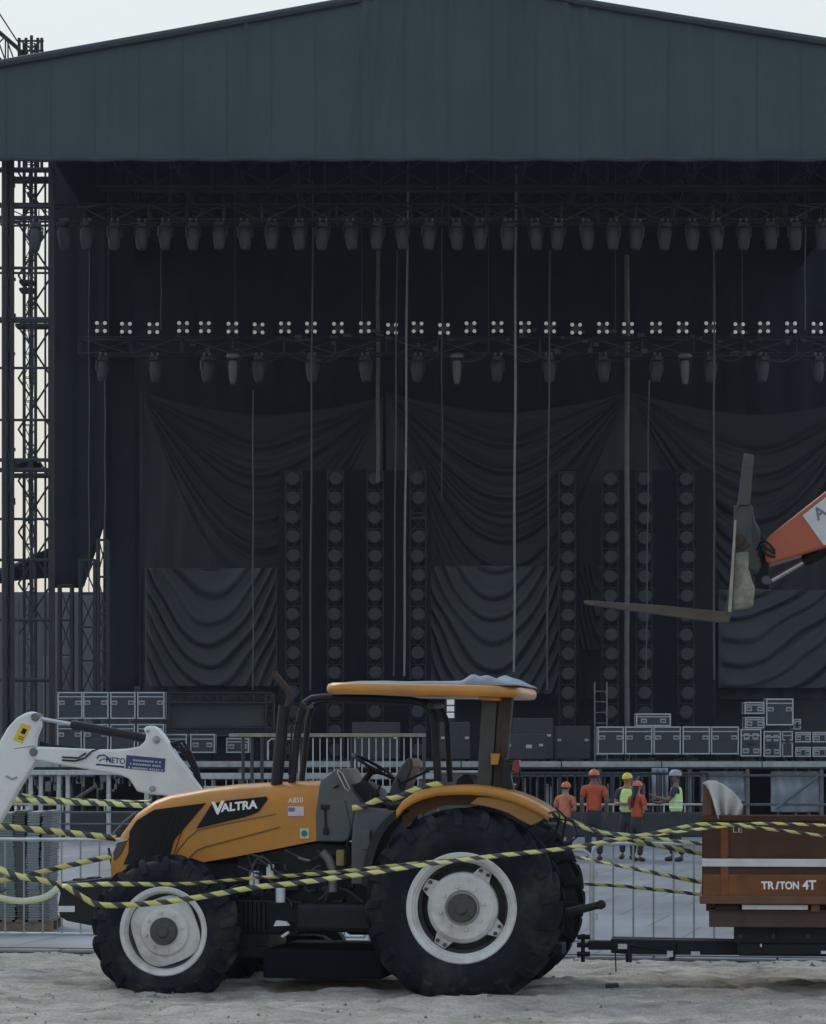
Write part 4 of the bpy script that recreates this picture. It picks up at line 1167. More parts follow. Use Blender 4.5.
    he = [(0, 1)]; hr = [(.075*k, .07*k), (.088*k, .08*k)]
    if hair: hp += [J['hd'] + Vector((.0, .09*k, -.12*k)), V(0, .15, 1.32), V(0, .155, 1.16)]; he += [(0, 2), (2, 3), (3, 4)]; hr += [.05*k, .045*k, .025*k]
    skin('hair', hp, he, hr, HAIR, t)
    if vest:
        vp = [V(0,0,.90), V(0,-.003,1.08), V(0,0,1.25), V(0,.004,1.38), V(0,.008,1.44)]
        skin('vest', vp, [(i, i+1) for i in range(4)], [(.175*k,.14*k), (.165*k,.135*k), (.18*k,.14*k), (.17*k,.12*k), (.11*k,.085*k)], vest, t)
        mb = MB()
        for z in (1.0, 1.13): mb.lathe([(.160*k, 0), (.160*k, .045*k)], 24, M=Matrix.Translation(V(0, 0, z)) @ Matrix.Diagonal((1.0, .80, 1, 1)))
        mb.build('reflective_band', REFL, t, smooth=True, solid=.004)
    return t
worker(564.5, 54.6, 1.44, R(150), 'worker in a washed out orange shirt and orange helmet standing nearest the tractor wheel', SALM, ORH, arms='fold', lean=.06)
worker(594, 54.6, 1.67, R(178), 'tall worker in a red orange shirt and orange helmet seen from behind', ORSH, ORH, arms='down', skinm=SKIND)
worker(627.5, 55.6, 1.60, R(-20), 'worker in yellow helmet and green vest half hidden behind the one in orange', DSH, YEH, vest=HIVIS, arms='fold')
worker(637, 54.4, 1.46, R(130), 'short worker with dark long hair, red orange shirt and orange helmet', ORSH, ORH, arms='fold', hair=True)
worker(676, 54.4, 1.66, R(-98), 'worker in green vest and grey blue helmet facing sideways with one arm reaching out', DSH, BLH, vest=HIVIS, arms='reach', skinm=SKIND, step=.10)

# ------------------------------------------------------------ warning tape
m = bpy.data.materials.new('barricade_tape'); m.use_nodes = True; n = m.node_tree.nodes; l = m.node_tree.links; b = n['Principled BSDF']
uvn = n.new('ShaderNodeUVMap'); sx = n.new('ShaderNodeSeparateXYZ'); l.new(uvn.outputs[0], sx.inputs[0])
ad = n.new('ShaderNodeMath'); ad.operation = 'MULTIPLY_ADD'; l.new(sx.outputs['Y'], ad.inputs[0]); ad.inputs[1].default_value = .34; l.new(sx.outputs['X'], ad.inputs[2])
fr_ = n.new('ShaderNodeMath'); fr_.operation = 'FRACT'; l.new(ad.outputs[0], fr_.inputs[0])
gt = n.new('ShaderNodeMath'); gt.operation = 'GREATER_THAN'; l.new(fr_.outputs[0], gt.inputs[0]); gt.inputs[1].default_value = .56
mx = n.new('ShaderNodeMixRGB'); l.new(gt.outputs[0], mx.inputs[0]); mx.inputs[1].default_value = (0.60, 0.58, 0.20, 1); mx.inputs[2].default_value = (0.045, 0.048, 0.048, 1)
l.new(mx.outputs[0], b.inputs['Base Color']); b.inputs['Roughness'].default_value = .38
TAPE = m
def tape(name_label, ctrl, width=.048, pitch=.18, m=TAPE, twist=.5, seed=1, w2=None):
    """ribbon through control points (world), gently twisting"""
    rng = random.Random(seed); P = [Vector(c) for c in ctrl]
    pts = []
    for i in range(len(P) - 1):
        p0 = P[max(i-1, 0)]; p1 = P[i]; p2 = P[i+1]; p3 = P[min(i+2, len(P)-1)]
        N_ = max(4, int((p2 - p1).length / .04))
        for k in range(N_):
            t = k / N_
            pts.append(.5 * ((2*p1) + (p2 - p0) * t + (2*p0 - 5*p1 + 4*p2 - p3) * t*t + (3*p1 - p0 - 3*p2 + p3) * t**3))
    pts.append(P[-1])
    ph = rng.uniform(0, 6)
    vs = []; us = []; s_ = 0
    for i, p in enumerate(pts):
        t = (pts[min(i+1, len(pts)-1)] - pts[max(i-1, 0)]).normalized()
        if i: s_ += (p - pts[i-1]).length
        side = t.cross(Vector((0, 1, 0))).normalized()
        if side.z < 0: side = -side
        nrm = t.cross(side); wid = width if w2 is None else width + (w2 - width) * i / len(pts)
        an = twist * (math.sin(s_ * 1.1 + ph) + .35 * math.sin(s_ * 2.7 + ph * 2))
        w_ = (side * math.cos(an) + nrm * math.sin(an)) * wid / 2
        cr = nrm * .006 * math.sin(s_ * 23)
        for k in (-1, 0, 1): vs.append(p + w_ * k + (cr if k == 0 else Vector((0,0,0)))); us.append((s_ / pitch, (k + 1) / 2))
    fs = []
    for i in range(len(pts) - 1):
        for k in range(2): fs.append((i*3+k, i*3+k+1, (i+1)*3+k+1, (i+1)*3+k))
    me = bpy.data.meshes.new('barricade_tape'); org = vs[0].copy(); me.from_pydata([tuple(v - org) for v in vs], [], fs); me.materials.append(m)
    uv = me.uv_layers.new(name='UVMap')
    for lp in me.loops: uv.data[lp.index].uv = us[lp.vertex_index]
    for p in me.polygons: p.use_smooth = True
    o = bpy.data.objects.new('barricade_tape', me); COL.objects.link(o); o.location = org
    md = o.modifiers.new('thickness', 'SOLIDIFY'); md.thickness = .0012
    return tag(o, name_label, 'tape', 'yellow and black barricade tapes')
def TP(d, *pp): return [W(p[0], p[1], p[2] if len(p) > 2 else d) for p in pp]
tape('upper yellow and black tape running across the tractor to the trailer', TP(24.7, (62, 886), (110, 884), (180, 884), (250, 878.5), (330, 872.5), (400, 865), (470, 858), (540, 851), (620, 840), (700, 829, 24.8), (760, 823.5, 24.85), (840, 826, 24.85)), seed=2, twist=.75, width=.040, w2=.024, pitch=.17)
tape('lower yellow and black tape hanging across both near tractor wheels', TP(24.62, (66, 886), (84, 898), (102, 905), (150, 903.5), (200, 897), (250, 888), (300, 882.5), (370, 873), (440, 862.5), (500, 855.5), (560, 849), (610, 841), (660, 832), (704, 824, 24.8), (755, 827.5, 24.82), (840, 838, 24.82)), seed=3, twist=.35, w2=.026, width=.050, pitch=.185)
tape('yellow and black tape falling from the rear mudguard to the trailer, upper strand', TP(26.5, (540, 812), (560, 816), (590, 829), (618, 837), (660, 846), (705, 854)), seed=4, twist=.5, width=.042)
tape('yellow and black tape falling from the rear mudguard to the trailer, lower strand', TP(26.4, (545, 813), (570, 823), (600, 832), (640, 836), (675, 841), (705, 844)), seed=5, twist=.5, width=.036)
tape('yellow and black tape sloping down right across the barrier behind the rear wheel', TP(27.5, (548, 848), (568, 855), (600, 862), (640, 870), (705, 883)), seed=6, twist=.7, width=.038)
tape('lowest yellow and black tape almost level across the barrier behind the rear wheel', TP(27.5, (540, 882), (580, 884), (620, 886), (660, 890), (705, 895)), seed=8, twist=.9, width=.034)
tape('yellow and black tape lying over the front of the rear mudguard', TP(25.5, (352, 808), (365, 806), (378, 800), (395, 798), (412, 791), (432, 785), (445, 783)), seed=9, twist=.9, width=.05)
tape('far yellow and black tape passing under the white boom at the left', TP(31.5, (-20, 798), (40, 801), (100, 803.5), (150, 806)), seed=10, twist=.4, width=.06)
tape('thin yellow tape edge seen above the far tape under the boom', TP(32.5, (10, 793), (60, 799), (140, 801), (152, 798)), seed=12, twist=1.1, width=.03)
tape('broad yellow and black tape above the rail of the left barrier', TP(26.5, (-25, 822), (10, 827), (60, 832), (116, 838)), seed=13, twist=.35, width=.056)
tape('yellow and black tape rising from the left edge to the tractor headlight', TP(25.8, (-20, 884), (20, 877), (60, 867.5), (112, 856)), seed=14, twist=.45, width=.050)
tape('twisted yellow tape from the left edge to the tractor front weight', TP(25.2, (-20, 862), (0, 869), (18, 876), (40, 880), (62, 885)), seed=15, twist=.9, width=.05)
CREAM = mat('tape_reverse_side', (.52, .56, .36), .4, var=.06)
tape('slack cream yellow loop of tape below the others at the left edge', TP(25.0, (-40, 884), (-15, 893), (5, 899), (25, 901), (45, 897), (58, 888)), seed=17, twist=.2, width=.055, m=CREAM)

# ------------------------------------------------------------ tractor
TF = Frame(461, 25.0, 9.5)
tr_ = thing('tractor', 'orange farm tractor with black roll bars and an orange canopy, parked on sand', 'tractor'); TF.place(tr_)
P = TF.P
def wheel(cxz, Rt, W_, Rr, yl, flip, kind, parent, phase=0.0):
    """cxz: centre; outer face at yl; axis y"""
    w = MB(); rim = MB(); hub = MB(); ty = MB()
    n_ = 72
    hw = W_
    # tyre carcass from the outer bead, over the tread, to the inner bead
    Rc = Rt - .042
    prof = [(Rr + .015, .045), (Rr + .05, .012), (Rr + (Rc - Rr) * .5, -.012), (Rc - .09, .004), (Rc - .03, .035), (Rc - .005, .09), (Rc, hw/2), (Rc - .005, hw - .09), (Rc - .03, hw - .035), (Rc - .09, hw - .004), (Rr + (Rc-Rr)*.5, hw + .012), (Rr + .05, hw - .012), (Rr + .015, hw - .045), (Rr - .01, hw - .05), (Rr - .01, .05)]
    ty.lathe(prof, n_, axis='y', close=True)
    nl = 21 if kind == 'rear' else 18
    for i in range(nl * 2):
        side = i % 2; a0 = 2 * PI * (i + phase) / (nl * 2)
        # path of a lug: from the middle to the shoulder and down the sidewall
        sweep = .42 if kind == 'rear' else .46
        path = [(hw/2 - .03, 0, 0), (hw * .34, -.30, 0), (hw * .18, -.62, -.003), (.075, -.86, -.008), (.022, -1, -.035), (-.002, -1.05, -.105)]
        lw = (.030 if kind == 'rear' else .026) / Rt
        vs = []
        for (yy, f, dr) in path:
            yv = yy if side == 0 else hw - yy
            a = a0 + f * sweep * .55
            rr = Rc + dr
            htop = .042 if dr > -.03 else (.036 if dr > -.06 else .012)
            wid = lw * (1.0 if dr > -.02 else 1.5)
            ysh = 0 if dr > -.05 else (-.016 if side == 0 else .016)
            for (da, h_) in ((-wid*1.25, -.02), (-wid*.8, htop), (wid*.8, htop), (wid*1.25, -.02)):
                vs.append(((rr + h_) * math.cos(a + da), yv + (ysh if h_ > 0 else 0), (rr + h_) * math.sin(a + da)))
        fs = [(0,1,2,3)]; 
        for j in range(len(path) - 1):
            for q in range(4):
                q2 = (q+1) % 4; fs.append((j*4+q, j*4+q2, (j+1)*4+q2, (j+1)*4+q))
        e_ = (len(path)-1) * 4; fs.append((e_+3, e_+2, e_+1, e_))
        ty.add(vs, fs)
    fl = .058 if kind == 'rear' else .034
    f0 = Rr + .022
    rim.lathe([(f0, .040), (f0 + .006, .022), (f0 - .004, .014), (Rr - fl*.30, .022), (Rr - fl*.42, .040), (Rr - fl*.62, .044), (Rr - fl*.70, .062), (Rr - fl*.96, .075), (Rr - fl, .09), (Rr - fl*.86, .09), (Rr - fl*.5, .06)], 64, axis='y')
    hub.lathe([(Rr - fl - .002, .088), (Rr - .066, .13), (Rr - .085, .15), (Rr - .085, hw - .15), (Rr - .05, hw - .05), (f0, hw - .03)], 64, axis='y')  # barrel takes the dark hub colour for shade; its own paint is pale
    # disc
    if kind == 'rear':
        yd = .115; rd = Rr * .69
        rim.lathe([(0, yd - .02), (.13, yd - .02), (.15, yd - .045), (rd * .86, yd - .055), (rd * .97, yd - .03), (rd, yd + .01), (rd * .97, yd + .03), (0, yd + .03)], 48, axis='y')
        for k in range(4):
            a = 2*PI*k/4 + R(-32)
            c_, s__ = math.cos(a), math.sin(a)
            M = Matrix(((c_, 0, -s__, 0), (0, 1, 0, 0), (s__, 0, c_, 0), (0, 0, 0, 1)))
            rim.prism([(rd * .9, -.085), (Rr - .06, -.055), (Rr - .06, .055), (rd * .9, .085)], yd - .005, yd + .012) if False else None
            vs = [M @ Vector(p) for p in ((rd*.9, yd-.01, -.085), (Rr-.060, yd-.01, -.05), (Rr-.060, yd-.01, .05), (rd*.9, yd-.01, .085), (rd*.9, yd+.02, -.085), (Rr-.060, yd+.02, -.05), (Rr-.060, yd+.02, .05), (rd*.9, yd+.02, .085))]
            rim.add(vs, [(0,1,2,3), (7,6,5,4), (0,4,5,1), (1,5,6,2), (2,6,7,3), (3,7,4,0)])
            for q in (-.035, .035):
                hub.lathe([(0, yd - .045), (.016, -.045 + yd), (.018, yd - .01)], 6, M=M @ Matrix.Translation((Rr - .095, 0, q)), axis='y')
        hubr = .122; yb = yd - .055
    else:
        yd = .10
        # disc with four broad rounded corners reaching the rim
        nn = 96; o_ = []
        for (ry, rc_, sq) in ((yd + .02, .284, 1), (yd - .004, .284, 1), (yd - .008, .278, 1), (yd - .012, .222, 0), (yd - .040, .200, 0), (yd - .046, .17, 0), (yd - .030, .0, 0)):
            for k in range(nn):
                a = 2*PI*k/nn; q = rc_
                if sq: t_ = a - R(20); q = rc_ / (abs(math.cos(t_)) ** 3 + abs(math.sin(t_)) ** 3) ** (1/3)
                o_.append((q * math.cos(a), ry, q * math.sin(a)))
        fs = [(j*nn+k, j*nn+(k+1) % nn, (j+1)*nn+(k+1) % nn, (j+1)*nn+k) for j in range(6) for k in range(nn)]
        rim.add(o_, fs); hubr = .118; yb = yd - .045
    for k in range(8):
        a = 2*PI*k/8 + .2; rb_ = hubr * 1.5 if kind == 'rear' else hubr * 1.38
        rim.lathe([(0, yb - .018), (.013, yb - .018), (.016, yb)], 6, M=Matrix.Translation((rb_ * math.cos(a), 0, rb_ * math.sin(a))), axis='y')
    hub.lathe([(0, yb - .075), (hubr * .35, yb - .075), (hubr * .5, yb - .055), (hubr * .92, yb - .05), (hubr, yb - .03), (hubr, yb + .03)], 28, axis='y')
    hub.lathe([(Rr * .5, .17), (Rr * .5, .24), (Rr - .08, .26), (Rr - .08, .27), (0, hw)], 32, axis='y'); hub.lathe([(Rr * .5, .17), (0, .17)], 24, axis='y')  # dark disc added behind so the rim gaps read as shade
    t = rim.build('wheel', RIM, parent, smooth=True)
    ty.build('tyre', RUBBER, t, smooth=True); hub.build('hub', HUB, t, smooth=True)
    t.location = (cxz[0], yl, cxz[1])
    if flip: t.rotation_euler = (0, 0, PI)
    return t
TW = 2.02           # over the tyres
rc = TF.xz(461, 910, 0); fc = TF.xz(162, 932, .08)
fc_z = .502
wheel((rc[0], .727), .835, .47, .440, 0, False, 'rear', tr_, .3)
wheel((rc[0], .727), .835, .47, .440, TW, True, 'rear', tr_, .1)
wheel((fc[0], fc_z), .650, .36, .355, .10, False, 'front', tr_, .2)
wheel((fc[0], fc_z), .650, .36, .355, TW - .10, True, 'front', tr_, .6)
YC = TW / 2
# hood -------------------------------------------------
HN = .60; HF = TW - .60            # near and far side faces
side_top = [(106, 860), (107.5, 851), (116, 834), (132.5, 813.6), (152.5, 800), (168.5, 794.5), (206, 787.8), (235, 784.6), (264, 783), (319, 781.2)]
side_bot = [(106, 879), (110, 880.5), (126, 873), (140, 868), (171, 862), (193, 864), (235, 856.8), (275, 849), (315, 841)]
def interp(pl, x):
    if x <= pl[0][0]: return pl[0][1]
    for a, b_ in zip(pl, pl[1:]):
        if a[0] <= x <= b_[0]: return a[1] + (b_[1] - a[1]) * (x - a[0]) / (b_[0] - a[0])
    return pl[-1][1]
TOPL = [TF.xz(p[0], p[1], HN) for p in side_top]; BOTL = [TF.xz(p[0], p[1], HN) for p in side_bot]
hx0, hx1 = TOPL[0][0], TOPL[-1][0]
def hinset(x):                     # the nose tapers in plan
    q = 1 - smoothstep(hx0 - .02, hx0 + .55, x); return .16 * q * q
def hood_pt(u, v):
    x = hx0 + (hx1 - hx0) * (u ** 1.25)
    zt = interp(TOPL, x); zb_ = interp(BOTL, x); ins = hinset(x)
    yn = HN + ins; yf = HF - ins; hw_ = (yf - yn) / 2; r = min(.16, (zt - zb_) * .45)
    crown = .004
    # v: 0 near bottom -> .3 near top edge -> .7 far top edge -> 1 far bottom
    if v < .3: t = v / .3; z = zb_ + (zt - r - zb_) * t; y = yn + .012 * (1 - t)
    elif v > .7: t = (1 - v) / .3; z = zb_ + (zt - r - zb_) * t; y = yf - .012 * (1 - t)
    else:
        t = (v - .3) / .4; an = PI * t
        cy = (yn + yf) / 2
        ss = math.sin(an); cc = -math.cos(an)
        y = cy + hw_ * math.copysign(abs(cc) ** .42, cc); z = zt - r + (r + crown) * abs(ss) ** .55
    return Vector((x, y, z))
hmb = MB().grid(hood_pt, 90, 60)
nv_ = 61; 
# close the nose
o0 = [hood_pt(0, j / 60) for j in range(61)]
hmb.add(o0, [tuple(range(61))])
hood = hmb.build('hood', ORANGE, tr_, smooth=True)
def ysurf(x): return HN + hinset(x)
def xstrip(poly_px, nx_=40, thick=.006, out=.004):
    """thin panel lying on the hood side; polygon given in x,z of the tractor"""
    pl = []
    for p in poly_px:
        q = TF.xz(p[0], p[1], HN)
        for _ in range(4): q = TF.xz(p[0], p[1], ysurf(q[0]))
        pl.append(q)
    xs_ = [p[0] for p in pl]; xa, xb = min(xs_), max(xs_)
    mb = MB(); rows = []
    for i in range(nx_ + 1):
        x = xa + (xb - xa) * min(.9995, max(.0005, i / nx_)); zs = []
        for a, b_ in zip(pl, pl[1:] + pl[:1]):
            if (a[0] - x) * (b_[0] - x) <= 0 and abs(a[0] - b_[0]) > 1e-9: zs.append(a[1] + (b_[1] - a[1]) * (x - a[0]) / (b_[0] - a[0]))
        rows.append((x, min(zs), max(zs)))
    vs = []
    for x, a, b_ in rows:
        y = ysurf(x) - out
        vs += [(x, y - thick, a), (x, y - thick, b_), (x, y + .012, a), (x, y + .012, b_)]
    fs = []
    for i in range(nx_):
        o = i * 4; q = o + 4
        fs += [(o, q, q+1, o+1), (o+1, q+1, q+3, o+3), (o+3, q+3, q+2, o+2), (o+2, q+2, q, o)]
    fs += [(0,1,3,2), (nx_*4, nx_*4+2, nx_*4+3, nx_*4+1)]
    return mb.add(vs, fs)
# black side grille behind the nose
gr_ = [(129.5, 832), (137, 820.5), (155, 809.5), (206, 803), (174, 840), (168, 860.5), (150, 864), (123.5, 864.5), (129, 852), (136.5, 838)]
xstrip(gr_, 70, .008, .004).build('side_grille', GRILLE, tr_, smooth=True)
# louvre bars in the grille
lb = MB()
for k in range(9):
    px = 146 + k * 5.5
    a = TF.xz(px + 10, 811 - (px-146) * .12, HN); b_ = TF.xz(px - 6, 858, HN)
    if k < 7: lb.tube([(a[0], ysurf(a[0]) - .015, a[1] - .02), (b_[0], ysurf(b_[0]) - .015, b_[1])], .004, 5)
lb.build('grille_rib', mat('grille_rib', (.009, .011, .014), .6, spec=.2), tr_)
MB().grid(lambda u, v: P(112.5 + 1.2 * (1-v) * 4, 880 - 6 - v * 26, HN + .22 + u * (HF - HN - .44)) + Vector((-.035, 0, 0)), 4, 4).build('front_grille', GRILLE, tr_, solid=.02)
xstrip([(113.5, 853), (118, 843), (126.5, 840.8), (121, 853), (113.8, 861)], 16, .014, .0).build('headlight', mat('smoked_headlight', (.03, .035, .04), .12, var=.3, coat=.5), tr_, smooth=True)
xstrip([(113.8, 845), (118, 840.5), (128.5, 838.6), (127.5, 840.4), (118, 842.6), (114, 848)], 12, .018, .0).build('chrome_strip', mat('pale_trim', (.4, .4, .38), .3), tr_)
np_ = xstrip([(196.5, 828.5), (212, 804), (225, 800.8), (267.5, 796.3), (268, 799), (258.5, 812), (245, 817)], 40, .007, .004).build('name_panel', GRILLE, tr_, smooth=True)
pc = TF.xz(235, 807.5, HN)
text('lettering', 'V', .150, LETTERW, np_, (TF.xz(217.5, 808.5, HN)[0], HN - .0145, TF.xz(219, 808.5, HN)[1]), roll=R(-6), shear=.12, width=1.1, bold=.006)
pc = TF.xz(239.2, 806.4, HN)
text('lettering', 'ALTRA', .098, LETTERW, np_, (pc[0], HN - .0145, pc[1]), roll=R(-6), shear=.1, width=1.06, bold=.0035)
# crease on the flank and lower skirt edge
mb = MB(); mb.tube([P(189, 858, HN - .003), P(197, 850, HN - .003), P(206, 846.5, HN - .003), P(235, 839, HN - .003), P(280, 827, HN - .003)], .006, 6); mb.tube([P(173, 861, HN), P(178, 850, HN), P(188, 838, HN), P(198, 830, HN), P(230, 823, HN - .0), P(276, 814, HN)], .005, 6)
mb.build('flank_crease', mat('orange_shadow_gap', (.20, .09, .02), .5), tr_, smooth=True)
pc = TF.xz(295.5, 800.5, HN); text('model_lettering', 'A850', .062, LETTERW, tr_, (pc[0], HN - .004, pc[1]), shear=.1, roll=R(-3))
def sticker(px0, px1, py0, py1, m, name='sticker', y=None):
    a = TF.xz(px0, py1, HN); b_ = TF.xz(px1, py0, HN); y = HN - .004 if y is None else y
    return MB().box((a[0], y - .002, a[1]), (b_[0], HN + .01, b_[1])).build(name, m, tr_)
sticker(288, 304, 806.5, 816, mat('pale_sticker', (.50, .48, .55), .5, var=.1))
sticker(288.5, 295, 807.5, 811.5, mat('blue_sticker', (.10, .12, .30), .5), y=HN - .007)
sticker(300, 309, 828.5, 838.5, mat('cream_sticker', (.50, .55, .38), .5, var=.1))
MB().lathe([(0, HN - .010), (.028, HN - .010), (.028, HN)], 16, M=Matrix.Translation((TF.xz(304.5, 833.5, HN)[0], 0, TF.xz(304.5, 833.5, HN)[1])), axis='y').build('sticker_emblem', mat('green_emblem', (.02, .16, .12), .5), tr_)
# cowl -------------------------------------------------
cw = MB().prism(TF.poly([(320, 781), (337, 768), (341, 770), (351.5, 791), (363, 805), (350, 838), (344, 842), (316, 841.5), (315.5, 813)], HN - .01), HN - .01, HF + .01).build('cowl', COWL, tr_, bevel=.015)
mb = MB(); mb.tube([P(338, 770, HN - .02), P(342, 773, HN - .02), P(350, 789, HN - .02), P(348.5, 791, HN - .02), P(345, 788, HN - .02), P(337.5, 773, HN - .02), P(338, 770, HN - .02)], .006, 6)
mb.build('cowl_trim', mat('pale_trim', (.4, .4, .38), .3), tr_)
mb = MB(); a = P(325, 807, HN - .02); b_ = P(326, 831, HN - .02)
mb.tube([a, b_], .010, 6); mb.cbox(a, (.07, .03, .04)); mb.cbox(b_, (.045, .03, .06)); mb.tube([P(336, 786, HN - .02), P(336.5, 787, HN - .02)], .03, 10); mb.build('latch_handle', GREASE, tr_, bevel=.006)
# exhaust, roll bars -----------------------------------
mb = MB(); mb.tube([P(276.5, 784, .70), P(284.5, 706, .70)], .052, 16); mb.tube([P(276, 800, .70), P(276.5, 782, .70)], .03, 10)
mb.build('exhaust_muffler', BLACKPAINT, tr_, smooth=True)
mb = MB(); mb.tube([P(286, 712, .70), P(291, 697, .70), P(288, 690, .70), P(281, 682, .70), P(273.5, 673.5, .70)], [.03, .03, .03, .032, .034], 12); mb.build('exhaust_pipe', RUST, tr_, smooth=True)
def loop(yl, dx=0, dy=0, r=.030, rear=True):
    p_ = [(291.6, 784), (292.5, 778), (298, 730), (301.5, 712), (305, 703.5), (312, 698.8), (322, 697.5), (370, 698.5), (410, 700.5), (421, 702.5), (428.5, 707), (433, 715), (435, 730), (438, 782)]
    pp = [P(a + dx, b_ + dy, yl) for a, b_ in p_]
    return MB().tube(pp, r, 12)
loop(.74, r=.034).build('roll_bar', BLACKPAINT, tr_, smooth=True)
mb = MB(); mb.tube([P(301, 800, 1.5), P(302, 778, 1.5), P(308, 720, 1.5), P(311.5, 707, 1.5), P(320, 701, 1.5), P(345, 699.8, 1.5), P(425, 702, 1.5), P(441, 708, 1.5), P(447, 722, 1.5), P(450, 782, 1.5)], .028, 12)
mb.tube([P(302, 706, .42), P(311, 706, 1.5)], .028, 10); mb.tube([P(430, 706, .42), P(441, 706, 1.5)], .028, 10)
mb.build('roll_bar', BLACKPAINT, tr_, smooth=True)
MB().tube([P(293, 722, .45), P(296, 722, .7)], .012, 6).tube([P(289, 775, .42), P(291, 745, .42), P(292, 725, .42)], .009, 6).build('cable', GREASE, tr_)
# canopy ----------------------------------------------
cn = MB()
def canopy_ring(z_off, ins): 
    pts = []; 
    a = TF.xz(321, 687.6, .30); b_ = TF.xz(520, 691.8, .30); y0_, y1_ = .22, 1.80
    cxx, hwx = (a[0] + b_[0]) / 2, (b_[0] - a[0]) / 2 - ins; cyy, hwy = (y0_ + y1_) / 2, (y1_ - y0_) / 2 - ins
    for k in range(56):
        t = 2 * PI * k / 56; c_, s__ = math.cos(t), math.sin(t)
        x = cxx + hwx * math.copysign(abs(c_) ** .35, c_); y = cyy + hwy * math.copysign(abs(s__) ** .35, s__)
        zc = a[1] + (b_[1] - a[1]) * (x - a[0]) / (b_[0] - a[0])
        pts.append((x, y, zc + z_off))
    return pts
rings = [(-.045, .14), (-.052, .05), (-.045, .015), (-.02, 0), (.01, 0), (.035, .012), (.048, .04), (.055, .25), (.058, .6)]
vs = []
for zo, ins in rings: vs += canopy_ring(zo, ins)
fs = [(j*56+k, j*56+(k+1) % 56, (j+1)*56+(k+1) % 56, (j+1)*56+k) for j in range(len(rings)-1) for k in range(56)]
fs.append(tuple(range(56))[::-1]); fs.append(tuple((len(rings)-1)*56 + k for k in range(56)))
can = cn.add(vs, fs).build('canopy', ORANGE, tr_, smooth=True)
mb = MB()
def tarpf(u, v):
    px = 336 + 181 * u
    y = .30 + 1.36 * v
    base = TF.xz(px, 690, .3)[1] + .05
    x = TF.xz(px, 688, .3)[0]
    e_ = min(u / .05, (1 - u) / .06, v / .08, (1 - v) / .08, 1) ; e_ = max(0, e_) ** .5
    h = .032 + .012 * noise.noise(Vector((u * 7, v * 4, 2)))
    px_ = px
    for c_, w_, a_ in ((470, 7, .062), (485, 9, .08), (499, 8, .045)): h += a_ * math.exp(-((px_ - c_) / w_) ** 2) * (.6 + .4 * math.cos(v * 5 + c_))
    h *= e_
    return (x, y, base + h - .01)
mb.grid(tarpf, 90, 24); mb.build('canopy_cover', TARPB, can, smooth=True, solid=.006)
MB().prism(TF.poly([(478.5, 694), (500, 694), (500, 701), (479, 700)], .36), .34, .5).build('canopy_bracket', ORANGE, tr_, bevel=.006)
for (yl, dx) in ((.50, 0), (1.42, 0)):
    MB().prism(TF.poly([(482 + dx, 699), (497 + dx, 699), (491 + dx, 790), (476.5 + dx, 790)], yl), yl, yl + .10).build('canopy_post', mat('weathered_post', (.040, .042, .040), .6, var=.2, scale=8), tr_, bevel=.012)
    MB().prism(TF.poly([(497.6 + dx, 697), (512 + dx, 697), (504 + dx, 790), (491.6 + dx, 790)], yl), yl + .02, yl + .14).build('canopy_post', mat('brown_dusty_post', (.030, .019, .014), .7, var=.3, scale=8), tr_, bevel=.012)
MB().tube([P(495, 698, .5), P(508, 698, 1.5)], .05, 8).build('cross_beam', BLACKPAINT, tr_)
MB().prism(TF.poly([(491, 753.5), (500, 753.5), (498.5, 765), (491, 765)], .46), .44, .50).build('reflector', mat('amber_reflector', (.42, .20, .03), .3), tr_, bevel=.006)
MB().prism(TF.poly([(514, 760), (520, 760), (519, 774), (512, 771)], .40), .36, .46).build('tail_lamp', mat('red_lamp', (.20, .012, .02), .25), tr_, bevel=.01)
mb = MB(); mb.prism(TF.poly([(504, 758), (508, 760), (513, 764), (511, 775), (514, 789), (502, 789), (503, 774)], .44), .40, .50)
mb.tube([P(506, 760, .4), P(514, 762, .4)], .012, 6); mb.tube([P(506, 785, .42), P(501, 770, .42), P(503, 757, .42), P(500, 747, .42)], .010, 6); mb.tube([P(517, 788, .42), P(520, 775, .42), P(519, 765, .42)], .012, 6); mb.build('lamp_bracket', BLACKPAINT, tr_, bevel=.008)
# rear mudguards --------------------------------------
def fender(yn, yf, nm, cut=None):
    arc = [(397, 810), (404, 801), (413, 794.8), (424, 790.2), (437, 787), (452, 785.8), (470, 785.6), (486, 787), (499, 789.3), (514, 793.5), (528, 799), (540, 805.5), (549, 812)]
    dx = TF.xz(461, 800, yn)[0] - TF.xz(461, 800, .06)[0]
    base = [TF.xz(p[0], p[1], .06) for p in arc[:cut]]
    low = []
    mb = MB()
    n_ = len(base)
    vs = []
    for i, (x, z) in enumerate(base):
        for (y, dz) in ((yn, -.075), (yn - .004, -.04), (yn, -.008), (yn + .02, .0), (yf, .0)): vs.append((x, y, z + dz))
    fs = [(i*5+k, i*5+k+1, (i+1)*5+k+1, (i+1)*5+k) for i in range(n_-1) for k in range(4)]
    o = mb.add(vs, fs).build('mudguard', ORANGE, tr_, smooth=True, solid=.012)
    return o
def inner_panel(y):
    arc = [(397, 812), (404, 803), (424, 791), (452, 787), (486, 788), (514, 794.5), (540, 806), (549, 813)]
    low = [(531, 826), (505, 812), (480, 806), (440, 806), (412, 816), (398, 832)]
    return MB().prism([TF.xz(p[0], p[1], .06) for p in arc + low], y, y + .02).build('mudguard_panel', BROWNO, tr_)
mg = fender(.03, .60, 'near'); inner_panel(.30)
